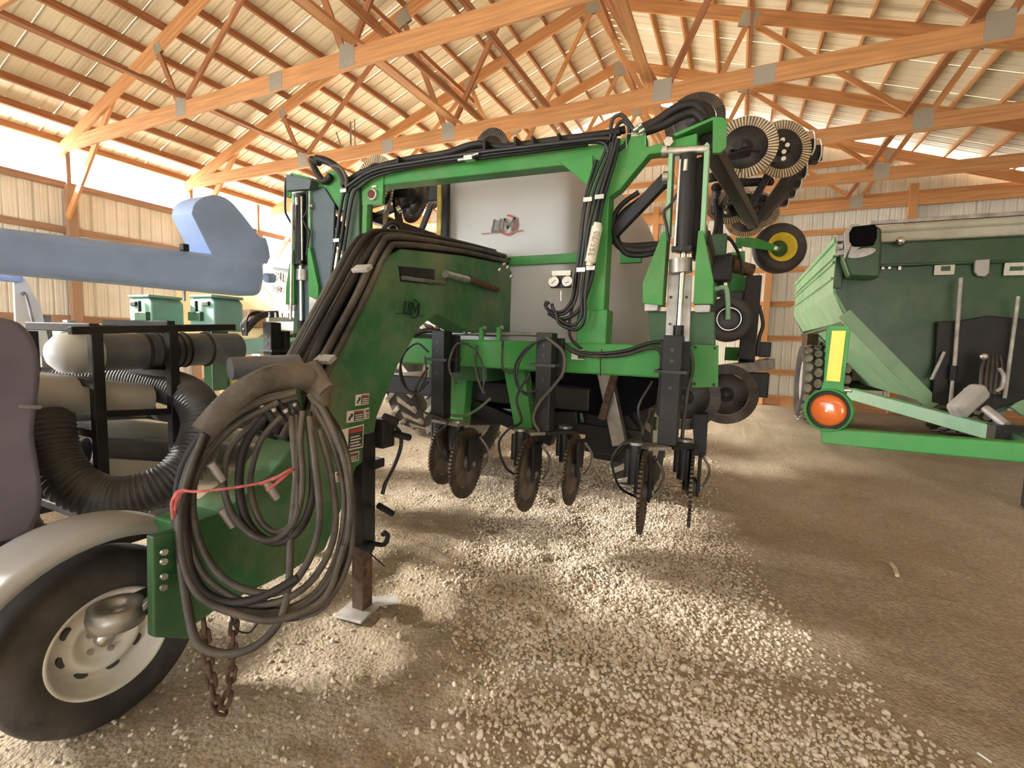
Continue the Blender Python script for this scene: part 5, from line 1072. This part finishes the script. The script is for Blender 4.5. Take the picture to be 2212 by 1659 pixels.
# ================================================================ left side
# ---- auger tube with spout hood
AU = thing('grain_auger', (-4.5, 2.4, 0), 'transport auger tube, blue from painted glare, with rounded spout hood at the left', 'auger')
def ap(mb, name, m, bevel=0., parent=None, label=None): return mb.build(name, m, parent or AU, bevel, label)
ap(MB().prism([(-4.33,0.909,2.111),(-4.33,1.383,2.137),(-4.33,2.821,2.215),(-4.33,3.283,2.237),(-4.33,3.29,2.064),(-4.33,3.246,1.875),(-4.33,2.155,1.863),(-4.33,1.37,1.851),(-4.33,0.894,1.843)], (-.34, 0, 0)), 'tube', 'blue_glare')
soften(bpy.data.objects['tube'], .07)
soften(ap(MB().prism(smooth_path([(-4.35,2.59,2.517),(-4.35,2.616,2.61),(-4.35,2.697,2.688),(-4.35,2.814,2.74),(-4.35,2.934,2.725),(-4.35,3.042,2.647),(-4.35,3.158,2.536),(-4.35,3.241,2.456),(-4.35,3.313,2.448),(-4.35,3.313,2.206),(-4.35,2.808,2.201),(-4.35,2.75,2.219),(-4.35,2.679,2.348)], 3), (-.30, 0, 0)), 'spout_hood', 'blue_glare'), .06)
ap(MB().box((-4.3,2.491,2.209), (.06, .05, .06)), 'latch', 'black_paint', .006)
ap(MB().cyl((-4.4,2.537,1.855), (-4.4,2.535,1.766), .012), 'latch_pin', 'steel')
ap(MB().cyl((-4.5,3.409,2.085), (-4.5,3.496,2.091), .05), 'shaft_end', 'blue_glare')
ap(MB().bar((-4.5, 1.2, 1.95), (-4.5, 1.2, 0), .10, .10, up=(1, 0, 0)), 'support_leg', 'black_paint', .006)
ap(MB().box((-4.5, 1.2, .01), (.3, .3, .02)), 'leg_foot', 'black_paint', .003)
# ---- pipe rack trailer
RK = thing('pipe_rack_trailer', (-2.7, 1.5, 0), 'low trailer with black pipe rack, fender and white wheel at the lower left', 'trailer')
def rp(mb, name, m, bevel=0., parent=None, label=None): return mb.build(name, m, parent or RK, bevel, label)
WC = (-2.04, .83, .375)
WF = WC; WC = (-2.15, .885, .33)
TW = rp(MB().lathe(WC, (1, 0, 0), [(.185, .075), (.197, .10), (.26, .115), (.315, .095), (.328, .06), (.332, 0), (.328, -.06), (.315, -.095), (.26, -.115), (.197, -.10), (.185, -.075)], 56), 'wheel', 'tire', label='black trailer tire')
rim = MB().lathe(WC, (1, 0, 0), [(.200, .098), (.195, .107), (.184, .097), (.178, .06), (.168, .055), (.163, .03), (.148, .022), (.132, .03), (.115, .052), (.098, .056), (.078, .035), (.06, .03), (.001, .03)], 56)
RM = rp(rim, 'rim', 'rim_white', parent=TW)
for k in range(8):
    t = 2*math.pi*k/8+.2; c = Vector(WC)+Vector((.030, math.cos(t)*.130, math.sin(t)*.130))
    mb = MB(); e1 = Vector((0, -math.sin(t), math.cos(t))); e2 = Vector((0, math.cos(t), math.sin(t))); vs = []
    for i in range(12):
        q = 2*math.pi*i/12; vs.append(c+e1*math.cos(q)*.022+e2*math.sin(q)*.012+Vector((.010, 0, 0)))
    mb.prism(vs, (-.012, 0, 0)); mb.build('rim_slot', 'black_decal' if k not in (1, 2) else 'straw', RM)
for k in range(5):
    t = 2*math.pi*k/5; c = Vector(WC)+Vector((.038, math.cos(t)*.055, math.sin(t)*.055)); rp(MB().cyl(c, c+Vector((.016, 0, 0)), .010, seg=6), 'wheel_nut', 'zinc', parent=RM)
rp(MB().lathe(WC, (1, 0, 0), [(.03, .03), (.03, .06), (.001, .065)], 20), 'hub_cap', 'zinc', parent=RM)
# fender: curved sheet following the tire
mb = MB(); vs = []; n = 22; sec = [(-.13, -.05), (-.13, .0), (-.10, .008), (.10, .008), (.13, .0), (.13, -.03)]
for i in range(n+1):
    t = R(28)+R(150)*i/n
    for w_, h in sec: vs.append((WF[0]+w_, WF[1]+math.cos(t)*(.43+h), WF[2]+math.sin(t)*(.43+h)))
k = len(sec); mb.add(vs, [(i*k+j, i*k+j+1, (i+1)*k+j+1, (i+1)*k+j) for i in range(n) for j in range(k-1)], smooth=True)
fd = rp(mb, 'fender', 'fender', label='dusty pale curved fender'); sd = fd.modifiers.new('thick', 'SOLIDIFY'); sd.thickness = .006
rp(MB().cyl((-3.4, .885, .33), (-2.16, .885, .33), .035), 'axle', 'black_paint')
rp(MB().bar((-2.55, .3, .55), (-2.55, 2.35, .55), .08, .10), 'frame_rail', 'black_paint', .006)
rp(MB().bar((-3.35, .3, .55), (-3.35, 2.35, .55), .08, .10), 'frame_rail', 'black_paint', .006)
for y in (.5, 1.5, 2.3): rp(MB().bar((-3.35, y, .53), (-2.55, y, .53), .06, .08), 'cross_member', 'black_paint', .005)
lug_wheel(RK, (-3.5, .885, .33), .33, .22, mud=False)
rp(MB().bar((-2.7, 2.25, .5), (-2.7, 2.25, 0), .06, .06, up=(1, 0, 0)), 'stand', 'black_paint', .004)
pa, pb = Vector((-2.62,1.122,1.479)), Vector((-2.62,1.442,1.507))
for p in (pa, pb):
    rp(MB().bar(p, (p.x, p.y, .58), .045, .045, up=(1, 0, 0)), 'rack_post', 'black_paint', .004)
    rp(MB().bar((p.x-.62, p.y, p.z), (p.x-.62, p.y, .58), .045, .045, up=(1, 0, 0)), 'rack_post', 'black_paint', .004)
    for z in (p.z+.025, p.z-.225, p.z-.46, .60): rp(MB().bar((p.x, p.y, z), (p.x-.62, p.y, z), .04, .04), 'rack_cross', 'black_paint', .004)
rp(MB().bar((-2.62,1.032,1.489), (-2.62,1.775,1.532), .04, .035), 'rack_rail', 'black_paint', .004)
rp(MB().bar((-3.1,1.222,1.496), (-3.1,2.1,1.542), .04, .035), 'rack_rail', 'black_paint', .004)
rp(MB().bar((-2.62,1.107,1.112), (-2.62,1.428,1.088), .03, .03), 'rack_rail', 'black_paint', .004)
# ---- tubes stored in the rack
def pipe(name, a, b, r, m, label, cap=None, open_end=True):
    t = thing(name, tuple(a), label, 'pipe', 'pipes in the trailer rack'); a, b = Vector(a), Vector(b); d = (b-a).normalized()
    mb = MB().lathe(a, d, [(r*.93, .01), (r*.96, 0), (r, .005), (r, (b-a).length-.005), (r*.96, (b-a).length), (r*.93, (b-a).length-.01), (r*.93, (b-a).length*.5)], 28); mb.build('pipe_wall', m, t)
    MB().cyl(a+d*.06, a+d*.07, r*.93, seg=28).build('pipe_dark', 'black_decal', t); MB().cyl(b-d*.16, b-d*.15, r*.93, seg=28).build('pipe_dark', 'black_decal', t)  # black discs set inside as the dark of the open pipe
    return t, a, b, d
t1, a, b, d = pipe('storage_tube', (-2.8,1.099,1.383), (-2.8,1.915,1.407), .092, 'grey_tube', 'thick grey tube at the top of the rack with a white end cap')
MB().lathe(a-d*.06, d, [(.001, -.02), (.05, -.015), (.088, .02), (.098, .07), (.098, .16), (.094, .16)], 28).build('end_cap', 'poly_white', t1)
MB().torus(a+d*.30, d, .094, .007, 28, 6).build('strap', 'black_rubber', t1); MB().torus(a+d*.62, d, .094, .007, 28, 6).build('strap', 'black_rubber', t1)
mb = MB()
for k in range(5): mb.torus(a+d*(.36+.035*k), d, .093, .006, 28, 6)
mb.build('ribbed_band', 'black_rubber', t1)
pipe('storage_tube', (-2.78,0.884,1.231), (-2.78,1.401,1.131), .085, 'pale_tube', 'pale dusty tube on the second level of the rack')
pipe('storage_tube', (-2.95,1.145,1.081), (-2.95,1.512,1.048), .042, 'grey_tube', 'thin grey tube under the second level tube')
pipe('storage_tube', (-3.06,1.185,0.989), (-3.06,2.245,0.741), .068, 'pale_tube', 'long pale tube behind the black rack posts')
pipe('storage_tube', (-2.9,1.171,0.88), (-2.9,2.214,0.65), .085, 'grey_tube', 'long dusty grey tube with dark open end, lowest in the rack')
pipe('storage_tube', (-2.76,1.147,0.824), (-2.76,1.893,0.603), .06, 'pale_tube', 'pale tube lying behind the corrugated hose loop')
# ---- corrugated hoses
def corrugated(name, pts, r, label, m='hose_dusty', pitch=.022):
    P = smooth_path(pts, 10); ln = sum((q-p).length for p, q in zip(P, P[1:])); n = int(ln/pitch*4)
    # resample evenly
    acc = [0]
    for p, q in zip(P, P[1:]): acc.append(acc[-1]+(q-p).length)
    out = []; j = 0
    for i in range(n+1):
        s = ln*i/n
        while j < len(P)-2 and acc[j+1] < s: j += 1
        out.append(P[j].lerp(P[j+1], (s-acc[j])/max(1e-6, acc[j+1]-acc[j])))
    mb = MB().tube(out, r, 20, 1, rfun=lambda u, i: r*(1.0 if i % 4 in (0, 1) else .90))
    return tag(mb.build(name, m), label, 'hose', 'corrugated hoses on the trailer')
corrugated('corrugated_hose', [(-3.501,1.367,1.206),(-3.198,1.456,1.214),(-2.893,1.511,1.204),(-2.622,1.523,1.159),(-2.471,1.496,1.053),(-2.407,1.424,0.917),(-2.398,1.328,0.811),(-2.435,1.216,0.752),(-2.518,1.109,0.74),(-2.614,1.025,0.801),(-2.705,0.993,0.911),(-2.768,0.998,1.039),(-2.809,1.009,1.117)], .098, 'big black corrugated suction hose looping beside the rack posts', 'corrugated')
corrugated('corrugated_hose', [(-4.112,1.354,1.187),(-3.846,1.48,1.187),(-3.556,1.595,1.189),(-3.361,1.651,1.157)], .06, 'smaller black corrugated hose lying on the pale tube', 'black_rubber', .016)
# ---- rounded dark cover at the left edge
CV = MB().prism(smooth_path([(-2.35,0.475,1.494),(-2.35,0.669,1.525),(-2.35,0.736,1.529),(-2.35,0.792,1.512),(-2.35,0.83,1.446),(-2.35,0.84,1.338),(-2.35,0.827,1.217),(-2.35,0.812,1.105),(-2.35,0.819,0.988),(-2.35,0.824,0.843),(-2.35,0.798,0.752),(-2.35,0.746,0.717),(-2.35,0.433,0.739)], 3), (-.45, 0, 0))
cv = soften(CV.build('engine_cover', 'plum', RK, label='dark plum rounded engine cover'), .08)
MB().bar((-2.33,0.762,1.212), (-2.33,0.822,1.202), .01, .012).build('cover_seam', 'steel', cv)
MB().box((-2.6, .5, .63), (.4, .7, .12)).build('cover_mount', 'black_paint', cv, .01)
# ---- pale deflector panel behind it
DF = thing('deflector_panel', (-5.2, 2.0, 1.4), 'pale grey slanted deflector panel with dark top bar near the left wall', 'panel')
MB().prism([(-5.2,1.72,1.867),(-5.2,1.786,1.891),(-5.2,1.876,1.647),(-5.2,1.909,1.392),(-5.2,1.9,1.257),(-5.2,1.83,1.258),(-5.2,1.779,1.372),(-5.2,1.715,1.518)], (-.03, 0, 0)).build('panel_sheet', 'tender_white', DF, .004)
MB().bar((-5.18,1.354,1.892), (-5.18,1.763,1.88), .10, .075).build('top_bar', 'blue_glare', DF, .03)
MB().tube([(-5.16,1.745,1.754),(-5.16,1.767,1.763),(-5.16,1.78,1.706),(-5.16,1.805,1.523)], .012, 6).build('rod', 'steel', DF)
MB().bar((-5.25, 1.9, 1.6), (-5.25, 1.9, 0), .08, .08, up=(1, 0, 0)).build('panel_post', 'steel', DF, .004)
# ---- yellow seed tender far behind
ST = thing('seed_tender', (-8.5, 6.4, 0), 'cream yellow seed tender hopper with FRI and 240 lettering, far left', 'seed tender')
def sp_(mb, name, m, bevel=0., parent=None): return mb.build(name, m, parent or ST, bevel)
sp_(MB().prism([(-10.499,5.9,2.611),(-7.965,5.9,2.417),(-7.626,5.9,2.162),(-7.613,5.9,1.632),(-8.055,5.9,1.421),(-10.569,5.9,1.36)], (0, .9, 0)), 'hopper_body', 'tender_yellow', .02)
sp_(MB().prism([(-9.339,5.6,1.893),(-7.815,5.6,1.926),(-7.799,5.6,1.617),(-9.356,5.6,1.542)], (0, .3, 0)), 'hopper_panel', 'wood_grey', .01)
sp_(MB().prism([(-7.89,5.85,2.722),(-6.946,5.85,2.637),(-6.296,5.85,2.156),(-6.301,5.85,1.54),(-7.574,5.85,1.581),(-7.561,5.85,2.173),(-7.898,5.85,2.41)], (0, .8, 0)), 'hopper_side', 'tender_white', .02)
sp_(MB().bar((-7.639,5.8,2.737), (-6.886,5.8,2.643), .06, .10), 'lid_rail', 'blue_glare', .01)
text('tender_mark', 'FRI', .22, (-7.385,5.83,2.507), (1, 0, -.12), (0, 0, 1), 'logo_dark', ST, .004, bold=.006)
text('tender_mark', '240', .15, (-7.424,5.83,2.299), (1, 0, -.04), (0, 0, 1), 'logo_dark', ST, .004, bold=.003)
for x in (-7.6, -5.9): sp_(MB().bar((x, 6.3, 1.5), (x, 6.3, 0), .14, .14, up=(1, 0, 0)), 'hopper_leg', 'tender_white', .01)
sp_(MB().box((-6.8, 6.4, .62), (2.6, .9, .2)), 'hopper_chassis', 'black_paint', .01)
# ---- green planter row behind the rack
PL = thing('row_planter', (-5.3, 3.4, 0), 'green row planter with two seed boxes standing behind the pipe rack', 'planter')
def pp(mb, name, m, bevel=0., parent=None): return mb.build(name, m, parent or PL, bevel)
for c, sgn in (((-6.08,3.029,1.713), 1), ((-5.456,3.327,1.734), -1)):
    c = Vector(c); o = pp(MB().prism([c+Vector(v) for v in ((-.22, 0, -.22), (.22, 0, -.22), (.22, 0, .10), (.16, 0, .15), (-.16, 0, .15), (-.22, 0, .12))], (0, .34, 0)), 'seed_box', 'green_glare', .015)
    pp(MB().box(c+Vector((0, .17, .165)), (.42, .38, .03)), 'lid', 'green_glare', .012, parent=o)
    pp(MB().box(c+Vector((-.10*sgn, -.01, .08)), (.10, .03, .05)), 'lid_latch', 'black_paint', .006, parent=o)
    pp(MB().box(c+Vector((.08*sgn, -.02, -.06)), (.22, .05, .10)), 'hopper_bracket', 'green_dark', .008, parent=o)
    pp(MB().box(c+Vector((.05*sgn, -.03, .03)), (.02, .03, .16)), 'latch_arm', 'black_paint', .004, parent=o)
    pp(MB().bar(c+Vector((0, .15, -.2)), c+Vector((0, .15, -.9)), .16, .2, up=(0, 1, 0)), 'row_shank', 'green_dark', .01, parent=o)
pp(MB().bar((-6.622,2.385,1.167), (-4.926,3.876,1.375), .18, .18), 'planter_toolbar', 'green_glare', .01)
for q, s in (((-6.521,2.447,1.317), .24), ((-6.282,2.449,1.31), .22)): pp(MB().box(q, (.20, .22, .32), rz=.3), 'meter_housing', 'green_glare', .04)
pp(MB().box((-6.213,2.351,1.115), (.40, .3, .34)), 'row_unit', 'green_glare', .03)
pp(MB().box((-6.128,2.608,1.061), (.55, .3, .16)), 'row_unit', 'green_glare', .03)
pp(MB().box((-6.274,2.475,1.531), (.10, .08, .10)), 'sensor_box', 'steel', .01)
for q in ((-6.155,2.369,1.013), (-5.1,3.756,1.002)):
    q = Vector(q); pp(MB().lathe((q.x, q.y, .3), (.2, -1, 0), [(.18, .05), (.26, .07), (.30, .04), (.30, -.04), (.26, -.07), (.18, -.05)], 28), 'gauge_wheel', 'tire'); pp(MB().bar((q.x, q.y, .3), (q.x, q.y+.1, 1.0), .06, .12), 'wheel_arm', 'green_glare', .01)
lug_wheel(PL, (-4.45, 6.3, .88), .88, .46, each=True)
pp(MB().cyl((-5.6, 6.3, .88), (-4.3, 6.3, .88), .10), 'axle', 'green_dark')
pp(MB().bar((-5.3, 6.3, 1.0), (-5.3, 4.2, 1.1), .16, .2), 'planter_frame', 'green_dark', .01)
# wiring and tube manifold on the planter next to the tender
MFD = pp(MB().bar((-4.513,3.432,1.654), (-4.431,3.695,1.669), .08, .05), 'tube_manifold', 'pale_tube', .01)
for k in range(6): pp(MB().cyl(V((-4.452,3.408,1.677))+V(.045*k, .04*k, .0), V((-4.452,3.408,1.677))+V(.045*k, .04*k, .05), .012, seg=8), 'manifold_port', 'zinc', parent=MFD)
for k in range(4): pp(MB().tube([V((-4.641,3.243,1.475))+V(.02*k, 0, 0), V((-4.662,3.245,1.595))+V(.03*k, 0, .02*k), V((-4.616,3.332,1.696))+V(.02*k, 0, .01*k), V((-4.462,3.46,1.695))], .010, 6), 'seed_tube', 'black_rubber', parent=MFD)
pp(MB().tube([(-4.623,3.256,1.524), (-4.535,3.31,1.647), (-4.497,3.389,1.7), (-4.411,3.487,1.716)], .035, 8), 'main_tube', 'black_rubber', parent=MFD)
# yellow sign plate lettered THE, low between the hoses
SG = MB().box((-5.446,3.598,0.846), (.26, .03, .26)).build('sign_plate', 'yellow_tape', PL, .005, 'yellow plate lettered THE')
text('plate_letters', 'THE', .10, V((-5.422,3.595,0.915))+V(0, -.02, 0), (1, .3, 0), (0, 0, 1), 'white_decal', SG, .003, bold=.003)
pp(MB().bar(V((-5.463,3.609,0.805)), V((-5.463,3.609,0.805))+V(0, .1, .5), .05, .05, up=(1, 0, 0)), 'plate_bracket', 'green_glare', .003)
# ---- hoist frame hanging from the roof
HO = thing('hanging_hoist', (-7.5, 9.0, 7.0), 'thin dark steel hoist frame hanging under the left roof slope', 'hoist')
for a, b, r_ in (((-9.344,9,6.693), (-8.071,9,7.119), .016), ((-8.787,9,6.838), (-8.772,9,5.935), .020), ((-8.655,9,6.9), (-8.639,9,5.917), .012), ((-9.344,9,6.693), (-9.012,9,5.968), .016)):
    MB().cyl(a, b, r_, seg=8).build('hoist_rod', 'steel', HO)
# ---- bits on the floor
tag(MB().tube([(1.086,4.088,0.01), (1.077,3.967,0.02), (1.069,3.889,0.01)], .014, 7, 4).build('corn_cob', 'straw'), 'short pale corn cob piece on the bare dirt at the right', 'corn cob')
tag(MB().tube([(0.916,2.262,0.01), (0.944,2.23,0.01)], .0035, 6, 1).build('white_stick', 'poly_white'), 'thin white stick on the gravel in the lower right corner', 'stick')
for k, (a, b) in enumerate((((-1.343,1.729,0.01), (-1.238,1.619,0.012)), ((-0.615,1.748,0.01), (-0.575,1.724,0.012)), ((-1.246,1.762,0.01), (-1.198,1.739,0.012)))):
    tag(MB().tube([a, b], .003, 5, 1).build('straw', 'straw'), ('long straw stem lying near the jack foot', 'short straw stem among the pebbles in the foreground', 'tiny straw piece beside the long stem')[k], 'straw', 'straw on the floor')
